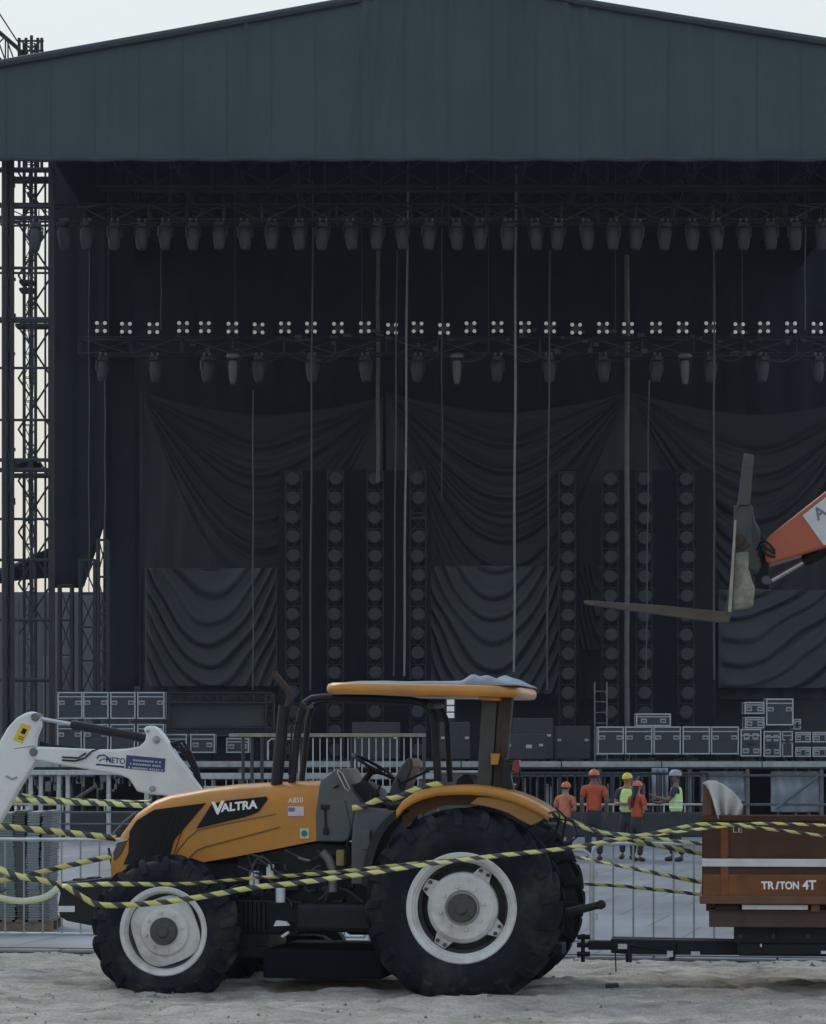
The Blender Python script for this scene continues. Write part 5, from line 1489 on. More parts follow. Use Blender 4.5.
# the back corner folds down to a tip
MB().prism([TF.xz(p[0], p[1], .06) for p in ((549, 812), (541, 821), (531, 825.5), (520, 820), (508, 813), (495, 808.5), (484, 806), (470, 804), (478, 797), (500, 797), (520, 801), (536, 807))], .045, .06).build('mudguard_tip', mat('brown_orange_skirt', (.26, .125, .03), .6, var=.2, scale=4), tr_, bevel=.008)  # browner orange than the mudguard itself
fender(TW - .60, TW - .03, 'far', 8)
mb = MB(); pts = curvy([(398, 809, 0), (386, 818, 0), (376, 830, 0), (368.5, 846, 0), (363.5, 864, 0), (361, 885, 0)], 5)
out_ = [TF.xz(p.x, p.y, .1) for p in pts]; inn_ = [TF.xz(p.x + 8, p.y + 2.5, .1) for p in pts]
mb.prism(out_ + inn_[::-1], .10, .60)
mb.build('mudguard_extension', BLACKPAINT, tr_)
# driver's place --------------------------------------
mb = MB(); c_ = P(374, 766.5, YC); dirx = (P(394.5, 778.5, YC) - P(353, 754.5, YC)); rr = dirx.length / 2; dn = dirx.normalized()
nrm = Vector((-dn.z, 0, dn.x))
if nrm.z < 0: nrm = -nrm
ring = [c_ + dn * rr * math.cos(2*PI*k/32) + Vector((0, 1, 0)) * rr * math.sin(2*PI*k/32) for k in range(33)]
mb.tube(ring, .014, 8)
for k in range(3):
    a = 2*PI*k/3 + .5; mb.tube([c_ - nrm * .05, c_ + dn * rr * math.cos(a) + Vector((0,1,0)) * rr * math.sin(a)], .011, 6)
mb.lathe([(0, 0), (.05, 0), (.045, -.04), (0, -.05)], 14, M=Matrix.Translation(c_ - nrm * .03)); mb.tube([c_ - nrm * .05, c_ - nrm * .33 - dn * .03], .030, 10); mb.build('steering_wheel', GREASE, tr_, smooth=True)
MB().prism(TF.poly([(350, 786), (362, 780), (378, 790), (385, 805), (372, 845), (352, 838), (362, 806)], .85), .78, 1.25).build('dashboard', GREASE, tr_, bevel=.03)
SEATM = mat('black_seat_vinyl', (.020, .024, .032), .45, var=.2)
def padp(px, py): return TF.xz(px, py, .80)
MB().prism([padp(*q) for q in ((409, 757.5), (413, 759), (413.5, 766), (406, 786), (400, 801), (389, 800), (391, 788), (400, 768))], .76, 1.22).build('seat_back', SEATM, tr_, bevel=.04, seg=3)
MB().prism([padp(*q) for q in ((388, 800), (430, 797), (432, 808), (386, 810))], .74, 1.24).build('seat', SEATM, tr_, bevel=.04, seg=3)
MB().tube([P(398, 785, .72), P(415, 777, .72), P(430, 770, .72)], .012, 6).tube([P(400, 790, .72), P(398, 778, .72)], .010, 6).build('armrest', GREASE, tr_)
MB().prism(TF.poly([(455, 788), (457, 779), (463, 773.5), (470, 774), (475, 780), (477, 788)], 1.0), .95, 1.35).build('rear_console', GREASE, tr_, bevel=.03)
MB().prism(TF.poly([(352, 840), (356, 806), (395, 812), (372, 850), (366, 884), (352, 884)], .45), .42, 1.58).build('floor_plate', COWL, tr_, bevel=.01)
mb = MB(); mb.box(tuple(P(362, 850, .32)), tuple(Vector((P(370, 0, .32).x, .40, P(370, 830, .32).z)))) ; mb.build('step_plate', COWL, tr_, bevel=.01)
mb = MB()
for (a, b_) in (((345, 800), (352, 832)), ((356, 806), (347, 846)), ((372, 790), (368, 815)), ((380, 786), (372, 806))): mb.tube([P(a[0], a[1], .6), P(b_[0], b_[1], .6)], .012, 6)
split_build(mb, 'lever', GREASE, tr_)
# chassis ---------------------------------------------
def blk(px0, px1, py0, py1, y0_, y1_, name, m, bevel=.02):
    a = TF.xz(px0, py1, y0_); b_ = TF.xz(px1, py0, y0_); return MB().box((a[0], y0_, a[1]), (b_[0], y1_, b_[1])).build(name, m, tr_, bevel=bevel)
blk(130, 250, 862, 905, .72, 1.30, 'front_axle_support', GREASE)
mb = MB()
mb.prism(TF.poly([(236, 856), (318, 841), (352, 846), (352, 905), (236, 912)], .70), .70, 1.32)
mb.build('engine_block', GREASE, tr_, bevel=.02)
rib = MB()
for k in range(7): rib.prism(TF.poly([(236 + k * 4.4, 902), (239 + k * 4.4, 902), (239 + k * 4.4, 930), (236 + k * 4.4, 930)], .56), .54, .60)
rib.build('side_rib', GREASE, tr_)
blk(232, 300, 900, 934, .60, 1.42, 'sump', GREASE)
blk(296, 382, 904, 932, .40, 1.62, 'gearbox', GREASE, .04)
blk(345, 470, 880, 935, .62, 1.40, 'rear_axle_housing', GREASE, .04)
blk(263, 382, 951, 978, .30, 1.70, 'tool_step', mat('black_step', (.006, .007, .010), .85, var=.2, spec=.1), .015)
blk(238, 268, 905, 958, .62, 1.40, 'front_frame', BLACKPAINT, .015)
mb = MB(); mb.tube([(fc[0], .42, fc_z), (fc[0], TW - .42, fc_z)], .085, 14); mb.tube([(rc[0], .42, .727), (rc[0], TW - .42, .727)], .13, 16); mb.build('axle', GREASE, tr_, smooth=True)
mb = MB()
for (x0_, x1_, y0_, y1_) in ((249, 259.5, 871, 885), (266, 274.5, 864.5, 877), (275.5, 285.5, 888, 902.5)):
    a = P((x0_+x1_)/2, y1_, .58); b_ = P((x0_+x1_)/2, y0_, .58); mb.tube([a, b_], (x1_ - x0_) / 2 / 120, 14)
split_build(mb, 'oil_filter', DIRTYWHITE, tr_, smooth=True, bevel=.004)
MB().prism(TF.poly([(274, 926), (276.5, 920.5), (286, 921.5), (289.5, 925.5)], .38), .36, .42).prism(TF.poly([(281, 936), (288, 931), (289, 933.5), (283, 937.5)], .38), .36, .42).build('pale_tag', DIRTYWHITE, tr_)
mb = MB(); rng = random.Random(21)
for k in range(34):
    x_ = rng.uniform(236, 360); y_ = rng.uniform(850, 905); a = P(x_, y_, rng.uniform(.5, .68))
    q = [a]; dv = Vector((rng.uniform(-.1, .14), 0, rng.uniform(-.1, .06)))
    for j in range(4): dv = dv * .8 + Vector((rng.uniform(-.03, .03), rng.uniform(-.01, .01), rng.uniform(-.04, .03))); q.append(q[-1] + dv)
    mb.tube(curvy(q), rng.uniform(.006, .014), 6)
split_build(mb, 'hose', mat('hose_black', (.022, .025, .032), .4, var=.5, scale=10), tr_, smooth=True)
mb = MB(); mb.tube([P(322, 852, .5), P(328, 858, .5), P(333, 870, .5), P(333, 892, .5)], .038, 12); mb.tube([P(298, 858, .5), P(310, 861, .5)], .012, 8); mb.build('intake_pipe', mat('dull_grey_pipe', (.12, .12, .11), .5, var=.3), tr_, smooth=True)
blk(336, 344, 850, 866, .45, .55, 'yellow_valve', mat('yellow_brown_part', (.22, .16, .03), .6, var=.3, scale=12), .01)
rng = random.Random(8); mb = MB()
for k in range(40):
    x_ = rng.uniform(140, 440); y_ = rng.uniform(880, 950); a = P(x_, y_, .66); s_ = rng.uniform(.03, .10)
    mb.cbox(a, (s_ * 1.4, .12, s_))
split_build(mb, 'casting', GREASE, tr_, bevel=.008)
# front weight bracket
fw = MB().prism(TF.poly([(56.5, 884), (65, 883), (88, 880), (106, 878), (140, 880), (140, 930), (98, 927), (67, 921), (59.5, 916.5), (58, 905), (60, 893)], .62), .62, 1.40).build('front_weight', BLACKPAINT, tr_, bevel=.012)
mb = MB()
for k in range(9): mb.box((P(62, 0, .7).x, .66 + k * .075, P(0, 912, .7).z), (P(112, 0, .7).x, .66 + k * .075 + .055, P(0, 881, .7).z))
split_build(mb, 'weight_plate', BLACKPAINT, fw, bevel=.008)
MB().prism(TF.poly([(58, 906), (74.5, 906), (74.5, 912), (58, 912)], .6), .608, .618).build('pale_plate', DIRTYWHITE, fw)
MB().cbox(P(84, 880, .95), (.16, .2, .03)).cbox(P(94, 878.5, .95), (.10, .16, .03)).build('clamp', BLACKPAINT, fw, bevel=.01)
MB().tube([P(112, 835, .75), P(124, 822, .75), P(135, 813, .75)], .012, 6).build('hood_stay', GALVD, tr_)
# rear linkage and hoses
mb = MB(); mb.tube([P(545, 916, .55), P(570, 912, .55), P(601, 904.5, .55), P(604.5, 904, .55)], [.04, .038, .032, .02], 12); mb.build('lift_arm', BLACKPAINT, tr_, smooth=True)
MB().lathe([(0, -.045), (.040, -.045), (.040, .045), (0, .045)], 14, M=Matrix.Translation(P(601, 904.6, .55)), axis='y').build('lift_arm_end', BLACKPAINT, tr_, bevel=.008)
mb = MB()
for (q, r_) in (([(530, 822), (545, 810), (556, 808), (566, 818), (563, 835), (559, 846)], .010), ([(538, 815), (552, 812), (560, 822), (552, 842), (548, 852)], .010), ([(524, 830), (540, 822), (556, 818), (574, 822), (578, 836), (562, 850)], .008), ([(525, 800), (550, 806), (560, 815), (556, 830)], .007)):
    mb.tube([P(a, b_, .75) for a, b_ in q], r_, 6)
split_build(mb, 'hydraulic_hose', GREASE, tr_, smooth=True)
mb = MB()
mb.box(tuple(P(500, 955, .85)), (P(562, 0, .85).x, 1.17, P(0, 938, .85).z)); mb.build('drawbar_support', BLACKPAINT, tr_, bevel=.01)

# ------------------------------------------------------------ trailer
RF = Frame(702, 25.2, 5.8)
tl = thing('trailer', 'rusty brown farm trailer with a white stripe hitched behind the tractor', 'trailer'); RF.place(tl)
Q = RF.P
BROWN = mat('brown_painted_boards', (.060, .027, .014), .75, var=.25, scale=2.0, dirt=(.035, .02, .014), dirt_amt=.6, spec=.3)
streaks(BROWN, (1.2, 3, 9), .25, .3, .01)
BROWN2 = mat('worn_brown_boards', (.150, .058, .021), .75, var=.3, scale=2.5, dirt=(.06, .03, .018), dirt_amt=.8, spec=.3)
streaks(BROWN2, (1.5, 3, 10), .28, .3, .01)
BROWN3 = mat('bare_wood_edge', (.125, .055, .028), .7, var=.3, scale=4)
def rb(px0, px1, py0, py1, y0_, y1_, name, m, bevel=.006, parent=None):
    a = RF.xz(px0, py1, y0_); b_ = RF.xz(px1, py0, y0_)
    return MB().box((a[0], y0_, a[1]), (b_[0], y1_, b_[1])).build(name, m, parent or tl, bevel=bevel)
XE = 1140
rb(703.5, XE, 822.5, 858, 0, .035, 'upper_side_board', BROWN)
rb(703.5, XE, 868.5, 875, 0, .035, 'side_board_strip', BROWN)
rb(703, XE, 876, 897, -.004, .035, 'lower_side_board', BROWN2)
rb(702, XE, 860.2, 866.6, -.017, .03, 'white_stripe', mat('white_stripe', (.58, .60, .61), .5, var=.06, scale=3, dirt=(.3, .27, .24), dirt_amt=.4))
rb(702, XE, 816, 821.5, -.02, .06, 'top_rail', BROWN, .01)
rb(699.5, XE, 898, 904, -.03, 1.98, 'bed_edge', BROWN3, .008)
for px in (720.5, 850, 980, 1110):
    rb(px, px + 8, 823, 897, -.012, -.004, 'side_post', BROWN2, .006)
rb(702.5, 712.5, 783, 816, 0, .09, 'corner_post', BROWN3, .012)
rb(702.5, 712.5, 783, 816, 1.85, 1.94, 'corner_post', BROWN3, .012)
MB().box((.0, .09, RF.xz(0, 897, 0)[1]), (.04, 1.85, RF.xz(0, 816, 0)[1])).build('front_board', BROWN, tl, bevel=.006)
a = RF.xz(703, 897, 1.94); b_ = RF.xz(XE, 816, 1.94)
MB().box((0, 1.94, RF.xz(0, 897, 0)[1]), (RF.xz(XE, 0, 0)[0], 1.975, RF.xz(0, 818, 0)[1])).build('far_side_board', BROWN, tl)
MB().box((RF.xz(XE, 0, 0)[0] - .04, .036, RF.xz(0, 897, 0)[1]), (RF.xz(XE, 0, 0)[0], 1.94, RF.xz(0, 818, 0)[1])).build('tail_board', BROWN, tl)
pc = RF.xz(779.5, 885.8, 0)
for s_, sz, px_, wd_, sh_t in (('TR', .088, 767.5, .98, 0), ('I', .088, 776.6, 1.0, .2), ('TON', .088, 789.5, .84, 0), ('4T', .108, 809.3, .92, 0)):
    text('lettering', s_, sz, LETTERW, tl, (RF.xz(px_, 0, 0)[0], -.0065, pc[1] + (.004 if s_ == '4T' else 0)), width=wd_, bold=.003, extrude=.0015, shear=sh_t)
pc = RF.xz(737.5, 830.3, 0); text('lettering', 'LE', .06, mat('faded_lettering', (.42, .40, .36), .6), tl, (pc[0], -.003, pc[1]), width=1.5, extrude=.0015)
rb(709, XE - 20, 911, 927, .12, .24, 'bed_bearer', mat('dark_brown_steel', (.06, .034, .026), .6, var=.3, scale=4), .006)
rb(715, 740, 905, 910.5, .05, .5, 'bolster', BLACKPAINT)
rb(706, XE - 10, 904.2, 911, .3, .5, 'long_sill', BROWN3)
rb(742, 808, 905, 909.5, .02, .08, 'bright_gap_bar', DIRTYWHITE, .004)  # pale bar standing in for the bright gap below the bed edge
rb(811, 820, 904.5, 912, .02, .2, 'bolster', BROWN3)
rb(734, XE - 40, 927.5, 943, .34, .46, 'chassis_rail', BLACKPAINT, .008)
rb(734, XE - 40, 927.5, 943, 1.5, 1.62, 'chassis_rail', BLACKPAINT, .008)
rb(738, 900, 943.5, 956, .36, 1.6, 'turntable', BLACKPAINT, .02)
rb(775, 776.5, 905, 943, .30, .33, 'strap', GREASE, .001)
for (a, b_, c_) in ((821, 834, 951), (760, 762, 944)): rb(a, b_, c_, c_ + 3, .28, .33, 'reflector', DIRTYWHITE, .003)
mb = MB()
for k in range(12):
    x_ = 740 + k * 34; a = RF.xz(x_, 936, .33); mb.lathe([(0, -.02), (.022, -.02), (.022, .01)], 6, M=Matrix.Translation((a[0], .33, a[1])), axis='y')
split_build(mb, 'bolt', HUB, tl)
for (px, yl, fl) in ((935, .02, False), (1060, .02, False), (935, 1.98, True), (1060, 1.98, True)):
    x_ = RF.xz(px, 0, 0)[0]
    w = MB().lathe([(.20, .03), (.21, .015), (.19, .01), (.17, .06), (.08, .09), (0, .09)], 28, axis='y').build('wheel', RIM, tl, smooth=True)
    MB().lathe([(.20, .03), (.25, .0), (.34, .0), (.375, .03), (.38, .1), (.375, .17), (.34, .2), (.25, .2), (.2, .17)], 40, axis='y', close=True).build('tyre', RUBBER, w, smooth=True)
    w.location = (x_, yl if not fl else yl, .37); w.rotation_euler = (0, 0, PI if fl else 0)
# drawbar
mb = MB()
mb.prism(RF.poly([(588, 941), (612, 941), (612, 950), (588, 950)], .85), .85, 1.0)
mb.prism(RF.poly([(611, 938.5), (740, 941), (740, 955), (640, 954.5), (611, 953)], .80), .78, .90)
mb.prism(RF.poly([(611, 938.5), (740, 941), (740, 955), (640, 954.5), (611, 953)], .80), 1.0, 1.12)
mb.build('drawbar', BLACKPAINT, tl, bevel=.01)
mb = MB(); mb.tube([Q(583, 934, .9), Q(583, 962, .9)], .018, 8)
for y_ in (937, 945, 954): mb.tube([Q(577, y_, .9), Q(590, y_, .9)], .022, 8)
mb.build('hitch_pin', BLACKPAINT, tl)
mb = MB(); mb.tube([Q(628, 945, .75), Q(629, 962, .75)], .028, 8); mb.tube([Q(674, 943, .75), Q(672, 960, .75)], .026, 8); mb.tube([Q(630, 945, .76), Q(655, 949, .76), Q(676, 952, .76)], .010, 6); mb.tube([Q(615, 946, .76), Q(616, 972, .76)], .006, 5); mb.build('parking_leg', BLACKPAINT, tl)
mb = MB()
for (q0, q1, r0, r1) in ((618, 627, 944, 949), (667, 673, 951, 957), (691, 700, 951.5, 955.5)):
    s0 = RF.xz(q0, r1, .70); s1 = RF.xz(q1, r0, .70); mb.box((s0[0], .70, s0[1]), (s1[0], .71, s1[1])); mb.box(((s0[0]+s1[0])/2 - .006, .71, s0[1] + .004), ((s0[0]+s1[0])/2 + .006, .79, s0[1] + .016))
split_build(mb, 'pale_tag', DIRTYWHITE, tl, per=2)
o = MB().prism(RF.poly([(602.5, 973), (615, 972), (616, 976), (603, 977)], .0), .0, .12).build('wheel_chock', BLACKPAINT, None, bevel=.006)
o.location = (RF.ox, 24.8, -.06); tag(o, 'small black block hanging low behind the tractor beside the drawbar', 'block')
# cloth over the front of the trailer
WCL = mat('white_dust_sheet', (.52, .53, .52), .85, var=.08, scale=4)
def clf(u, v):
    # ridge on the front rail, falling to the right
    top = [(703, 783.5), (708, 780.5), (716, 781), (724, 785), (733, 792), (739, 799), (743, 806)]
    k = u * 6; i = min(5, int(k)); t = k - i
    px = top[i][0] + (top[i+1][0] - top[i][0]) * t; py = top[i][1] + (top[i+1][1] - top[i][1]) * t
    bx = 713 + 27 * u; by = 817 + 2 * math.sin(u * 9)
    if u < .2: by = 786 + (u / .2) * 31
    p = Q(px + (bx - px) * v ** 1.4, py + (by - py) * v, -.03 + .13 * smoothstep(.2, .38, u) + .05 * v)
    return p + Vector((0, -.03 + .05 * math.sin(u * 19 + v * 2) * v + .6 * (u > 9), 0))
cmb = MB().grid(clf, 60, 24)
def clf2(u, v):
    p = clf(u, 0); return p + Vector((0, v * .9, -.05 * v + .04 * math.sin(v * 9 + u * 5) * v - .25 * v * v))
cmb.grid(clf2, 40, 16)
co = cmb.build('dust_sheet', WCL, None, smooth=True, solid=.006); co.location = tl.location; co.rotation_euler = tl.rotation_euler
tag(co, 'crumpled white cloth draped over the front post of the brown trailer', 'cloth')

# ------------------------------------------------------------ digger boom
EF = Frame(100, 28.0, 4.0)
ex = thing('mini_digger', 'white mini digger with its boom raised behind the tractor hood', 'digger'); EF.place(ex)
E = EF.P
boomp = [(35, 760), (32, 752), (37, 746.5), (60, 747.5), (84, 749), (110, 749.5), (128, 748.5), (139, 746.5), (145, 741), (146, 735), (143, 729), (146, 726.3), (152.5, 725.6), (158, 729), (164, 736), (178, 758), (190, 773), (204, 792), (214, 806), (196, 806), (176, 798), (163, 795.5), (150, 794.5), (137, 791.5), (133, 785), (129, 779), (121, 775.5), (100, 771.5), (70, 766.5)]
boom = MB().prism(EF.poly(boomp, .0), 0, .19).build('boom', WHITEP, ex, bevel=.022, seg=3)
stickp = [(36, 712.5), (39.5, 718), (40, 726), (35.5, 738), (34.5, 748), (38, 757), (33, 766), (20, 786), (9, 806), (0, 822), (-14, 845), (-28, 842), (-18, 800), (-8, 768), (0, 740), (7, 728), (16, 718), (25, 713), (31, 711.5)]
st = MB().prism(EF.poly(stickp, .02), .02, .17).build('stick', WHITEP, ex, bevel=.025, seg=3)
mb = MB()
for (px, py) in ((35, 717), (33.5, 752)):
    mb.lathe([(0, -.02), (.034, -.02), (.040, 0), (.040, .21), (0, .21)], 16, M=Matrix.Translation(E(px, py, 0)), axis='y')
split_build(mb, 'pivot_pin', GALVD, ex, smooth=True)
mb = MB()
for (px, py, r_) in ((156.5, 739.5, .036), (152.5, 788.5, .030), (148, 731, .014)): mb.lathe([(0, -.022), (r_ * .6, -.022), (r_, -.012), (r_, .2), (0, .2)], 16, M=Matrix.Translation(E(px, py, 0)), axis='y')
split_build(mb, 'pivot_pin', mat('pin_grey', (.30, .31, .32), .5, var=.3, scale=30), boom, smooth=True)
MB().tube([E(37, 718, .095), E(73, 724.5, .095)], .019, 12).build('cylinder_rod', mat('chrome_rod', (.5, .52, .54), .25, metal=.7), ex, smooth=True)
MB().tube([E(71, 724.2, .095), E(73, 724.6, .095), E(142, 738, .095), E(150, 739.4, .095)], [.036, .044, .044, .030], 14).build('cylinder_barrel', BLACKPAINT, ex, smooth=True)
mb = MB()
for k, o_ in enumerate((0, 3.2, 6.5)):
    mb.tube([E(166 + o_, 745 - o_ * .3, .1), E(176 + o_, 747 - o_, .1), E(186 + o_ * .9, 755, .1), E(193 + o_ * .6, 768, .1), E(197 + o_ * .6, 782, .1), E(201 + o_ * .5, 795, .1)], .015, 8)
mb.tube([E(62, 760, -.01), E(75, 761, -.02), E(85, 758, -.02), E(92, 751, -.01), E(100, 749, .02)], .008, 6); mb.tube([E(62, 757, -.01), E(78, 758, -.02), E(86, 753, -.01)], .008, 6)
for i_ in range(3): mb.tube([E(40, 742 + i_*2, .06), E(50, 745 + i_, .06), E(62, 747 + i_, .06), E(75, 747.5, .06)], .011, 6)
split_build(mb, 'hydraulic_hose', GREASE, ex, smooth=True)
BLUE = mat('blue_decal', (.022, .045, .13), .5, var=.1)
def decal(pts, m, name, yl=-.003, parent=boom):
    return MB().prism(EF.poly(pts, yl), yl, yl + .006).build(name, m, parent)
dk = decal([(126.5, 755), (165.5, 758.6), (164.5, 772.2), (125.3, 768.5)], BLUE, 'blue_decal')
for j, (a, b_) in enumerate(((133, 160), (130, 161), (128, 163))):
    ln = MB(); x_ = a; rng = random.Random(j)
    while x_ < b_:
        w_ = rng.uniform(1.2, 2.2); y_ = 758.6 + j * 3.9 + (x_ - 126) * .085
        p0 = EF.xz(x_, y_ + 1.9, -.005); p1 = EF.xz(x_ + w_, y_, -.005); ln.box((p0[0], -.006, p0[1]), (p1[0], -.002, p1[1])); x_ += w_ + (.5 if rng.random() < .8 else 1.8)
    ln.build('small_print', mat('decal_print', (.36, .40, .50), .6), dk)
pc = EF.xz(115.5, 760.8, -.003); text('lettering', 'NETO', .075, BLUE, boom, (pc[0], -.003, pc[1]), roll=R(5), bold=.001, width=.92)
decal([(96, 763.5), (124.5, 766), (124.3, 768), (96, 765.2)], BLUE, 'logo_underline')
MB().tube([E(97, 758.5, -.004), E(99, 755.5, -.004), E(104, 755, -.004), E(108, 757.5, -.004), E(111, 761.5, -.004)], .007, 5).tube([E(99, 761, -.004), E(103, 758.5, -.004), E(108, 760, -.004)], .005, 5).build('logo_swoosh', BLUE, boom)
ys = decal([(21.5, 723), (30.5, 726), (22.5, 743.5), (13, 739.5)], mat('yellow_warning', (.62, .47, .04), .5), 'warning_sticker', .014, st)
mb = MB(); mb.prism(EF.poly([(23, 728), (27, 729.5), (24.5, 734.5), (20.5, 733)], .01), .0105, .016); mb.tube([E(18, 738, .012), E(23, 740, .012)], .004, 4); mb.tube([E(19, 736, .012), E(24, 738, .012)], .004, 4); mb.build('warning_mark', GREASE, ys)
MB().tube([E(14, 748.5, .02), E(34.5, 746, .02)], .005, 5).tube([E(6, 776, .015), E(12, 779, .015), E(17, 777, .015)], .010, 6).build('weld_seam', mat('grey_seam', (.3, .31, .32), .6), st)
# bucket, swing post, undercarriage (mostly behind the tractor or outside the frame)
MB().prism(EF.poly([(-10, 838), (-32, 835), (-48, 850), (-50, 885), (-30, 905), (-2, 892), (-22, 880), (-28, 862)], -.15), -.15, .34).build('bucket', BLACKPAINT, ex, bevel=.015)
MB().prism(EF.poly([(192, 800), (216, 800), (236, 846), (236, 880), (212, 880), (205, 835)], -.05), -.05, .26).build('swing_post', BLACKPAINT, ex, bevel=.02)
MB().prism(EF.poly([(225, 866), (330, 866), (334, 886), (330, 906), (225, 906)], -.45), -.45, .70).build('deck_body', WHITEP, ex, bevel=.03)
for yl in (-.55, .50):
    mb = MB(); a = EF.xz(212, 0, 0)[0]; b_ = EF.xz(340, 0, 0)[0]
    prof = [(a + .17 + .17 * math.cos(t), .19 + .17 * math.sin(t)) for t in [PI/2 + k * PI/8 for k in range(9)]] + [(b_ - .17 + .17 * math.cos(t), .19 + .17 * math.sin(t)) for t in [-PI/2 + k * PI/8 for k in range(9)]]
    mb.prism(prof, yl, yl + .25); mb.build('track', RUBBER, ex, bevel=.01)

# ------------------------------------------------------------ telehandler at the right
HFm = Frame(760, 26.0, 6.6)
th = thing('telehandler', 'orange telescopic handler boom end with a worn fork carriage raised high', 'telehandler'); HFm.place(th)
T = HFm.P
TORANGE = mat('red_orange_boom_paint', (.36, .085, .038), .45, var=.10, scale=3, dirt=(.16, .06, .04), dirt_amt=.4)
WORN = mat('worn_green_grey_steel', (.15, .155, .125), .65, var=.5, scale=9, dirt=(.33, .34, .28), dirt_amt=.75)
DKST = mat('dark_carriage_steel', (.038, .044, .050), .6, var=.35, scale=6, dirt=(.10, .07, .05), dirt_amt=.45)
def tp(pts, y0_, y1_, name, m, bevel=.008, parent=None): return MB().prism(HFm.poly(pts, y0_), y0_, y1_).build(name, m, parent or th, bevel=bevel)
tp([(744.5, 454), (754, 454.5), (749.8, 505), (740, 505), (735.5, 512), (738, 500), (742.5, 462)], 0, .06, 'backrest_upright', DKST)
tp([(744.5, 454), (754, 454.5), (749.8, 505), (738, 505), (742.5, 462)], .95, 1.01, 'backrest_upright', DKST)
MB().box(tuple(T(743.5, 466, .06)), tuple(Vector((T(748, 0, .06).x, .95, T(0, 461, .06).z)))).box(tuple(T(741.5, 490, .06)), tuple(Vector((T(746, 0, .06).x, .95, T(0, 485, .06).z)))).build('backrest_rail', DKST, th)
tp([(738, 505), (752.5, 505), (755, 520), (760, 530), (762.5, 556), (761, 566), (757, 575), (736, 560), (733.5, 548)], .30, .72, 'carriage_frame', DKST, .02)
tp([(734, 505), (752, 504.5), (751, 552), (733, 552)], .02, .10, 'carriage_plate', DKST, .012)
cpl = tp([(733, 552), (749, 551), (748.5, 568), (752, 580), (755, 588), (753, 606), (748, 608.5), (727.5, 611), (729, 590)], .015, .11, 'carriage_plate', WORN, .015)
cpl['label'] = 'worn pale lower carriage plate'
tp([(733, 552), (749, 551), (748.5, 568), (754, 588), (752, 606), (727.5, 611)], .90, .99, 'carriage_plate', WORN, .015)
MB().box(tuple(T(735, 520, .1)), tuple(Vector((T(741, 0, .1).x, .9, T(0, 514, .1).z)))).box(tuple(T(730, 604, .1)), tuple(Vector((T(737, 0, .1).x, .9, T(0, 596, .1).z)))).build('fork_bar', DKST, th)
mb = MB(); 
mb.lathe([(0, -.01), (.045, -.01), (.045, .0)], 16, M=Matrix.Translation(T(741, 540, 0)), axis='y'); mb.tube([T(735, 545, -.005), T(742, 548, -.005), T(750, 544, -.005)], .014, 6); mb.build('carriage_bracket', RUST, th)
FORK = mat('brown_fork_steel', (.070, .057, .043), .7, var=.3, scale=5)
for yl in (.0, .86):
    tp([(734, 540), (736.5, 540), (732.5, 610), (728.5, 622), (716, 622), (660, 614.5), (586, 604.2), (583, 601.5), (586, 600.2), (660, 605.2), (725.5, 612), (730.5, 575)], yl - .02 if yl == 0 else yl, yl + .12, 'fork_tine', FORK, .005)
tp([(734.3, 520), (736.6, 520), (731.5, 612), (728, 612)], -.045, -.022, 'edge_strip', mat('bright_worn_edge', (.26, .25, .21), .5, var=.3, scale=8), .003)
tp([(754, 528), (762, 533), (766, 541), (769, 562), (770, 590), (755, 588), (752, 570)], .40, .64, 'tilt_link', GREASE, .015)
mb = MB()
for (px, py, r_) in ((757.5, 556, .05), (764, 548, .045), (766, 580, .04)): mb.lathe([(0, 0), (r_, 0), (r_, .36), (0, .36)], 16, M=Matrix.Translation(T(px, py, .34)), axis='y')
split_build(mb, 'pivot_pin', mat('dull_blue_pin', (.06, .075, .09), .5, var=.3), th, bevel=.006)
mb = MB(); rng = random.Random(6)
for k in range(3): mb.tube(curvy([T(757 + 2*k, 550 + k * 6, .3), T(762, 541 + k * 5, .26), T(768, 543 + k * 6, .25), T(775, 551 + k * 3, .27)]), .010, 6)
split_build(mb, 'hydraulic_hose', GREASE, th, smooth=True)
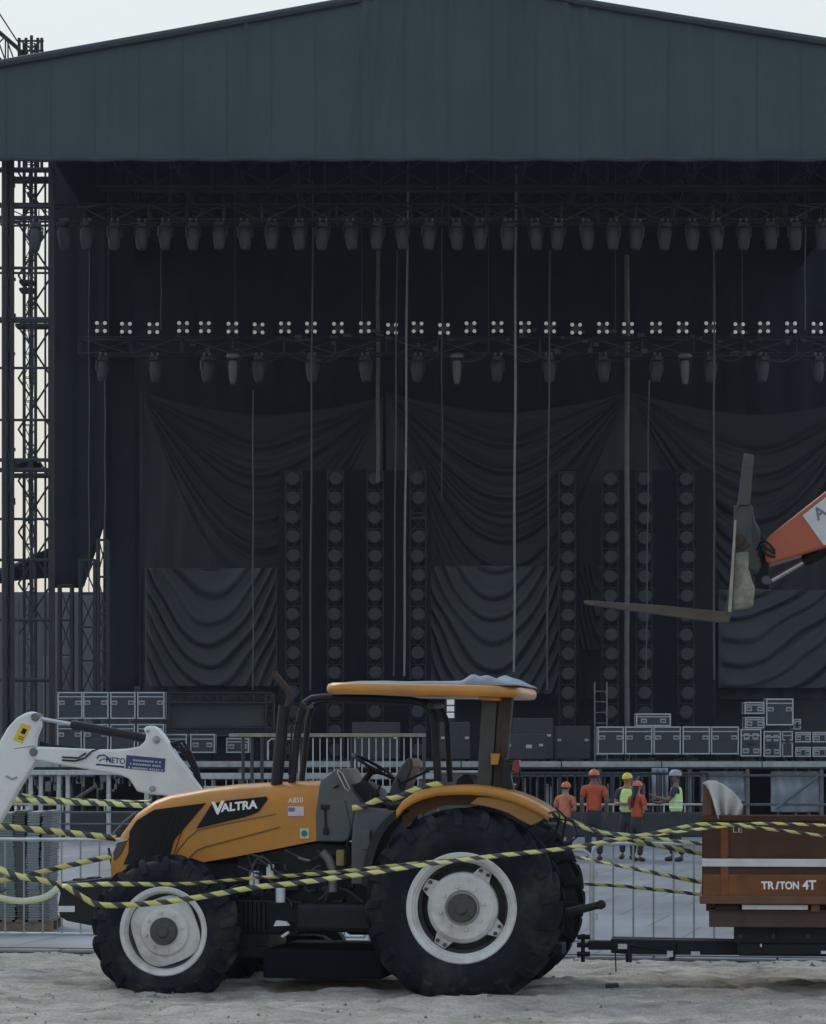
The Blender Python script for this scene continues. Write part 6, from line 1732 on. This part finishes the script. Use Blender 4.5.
# boom: gooseneck head then the tube running down to the machine
tp([(765.5, 540), (770, 535), (826, 491), (870, 470), (905, 478), (915, 510), (885, 530), (826, 547), (769, 564), (764.5, 560)], .28, .76, 'boom_head', TORANGE, .02)
tp([(880, 482), (905, 478), (1330, 640), (1322, 690), (885, 530)], .33, .71, 'boom', TORANGE, .02)
sk_ = tp([(802.5, 515.5), (850, 478), (858, 530), (824, 545.5)], .274, .285, 'sticker_panel', mat('pale_grey_sticker', (.50, .52, .54), .5, var=.06), .001)
pc = HFm.xz(820, 513, .27); text('lettering', 'A', .15, mat('grey_lettering', (.13, .145, .17), .5), sk_, (pc[0], .2715, pc[1]), roll=R(-33), bold=.003)
MB().tube([T(771.5, 580.5, .5), T(806, 560.5, .5)], .022, 12).build('cylinder_rod', mat('chrome_rod', (.5, .52, .54), .25, metal=.7), th, smooth=True)
MB().tube([T(803, 562, .5), T(806, 560.5, .5), T(870, 524, .5)], [.04, .062, .062], 14).build('cylinder_barrel', GREASE, th, smooth=True)
# machine body outside the frame on the right
tp([(1010, 905), (1010, 830), (1060, 800), (1330, 800), (1350, 850), (1350, 905)], -.35, 1.39, 'machine_body', TORANGE, .04)
tp([(1130, 800), (1145, 690), (1155, 655), (1230, 655), (1250, 700), (1255, 800)], -.35, .26, 'cab', GRILLE, .03)
tp([(1150, 790), (1160, 700), (1168, 668), (1222, 668), (1238, 705), (1242, 790)], -.356, -.34, 'cab_window', mat('cab_glass', (.05, .07, .08), .08), .002)
tp([(1290, 800), (1310, 640), (1335, 640), (1345, 800)], .30, .74, 'boom_tower', TORANGE, .02)
for px in (1075, 1300):
    for yl, fl in ((-.45, 0), (1.49, 1)):
        x_ = HFm.xz(px, 0, yl)[0]
        w = MB().lathe([(.28, .04), (.29, .02), (.26, .02), (.23, .1), (.1, .12), (0, .12)], 28, axis='y').build('wheel', RIM, th, smooth=True)
        MB().lathe([(.28, .04), (.36, .0), (.48, .0), (.53, .04), (.54, .18), (.53, .32), (.48, .36), (.36, .36), (.28, .32)], 40, axis='y', close=True).build('tyre', RUBBER, w, smooth=True)
        w.location = (x_, yl, .53); w.rotation_euler = (0, 0, PI if fl else 0)

# ------------------------------------------------------------ the air
hz = MB().box((-420, -420, -1.6), (420, 460, 25)).build('haze', None)
m = bpy.data.materials.new('haze_air'); m.use_nodes = True; n = m.node_tree.nodes; n.clear()
ou = n.new('ShaderNodeOutputMaterial'); pv = n.new('ShaderNodeVolumePrincipled')
pv.inputs['Density'].default_value = 0.00021; pv.inputs['Color'].default_value = (.68, .80, 1.0, 1); pv.inputs['Anisotropy'].default_value = .1
m.node_tree.links.new(pv.outputs[0], ou.inputs['Volume']); hz.data.materials.append(m)
tag(hz, kind='stuff')
SC.cycles.volume_bounces = 0
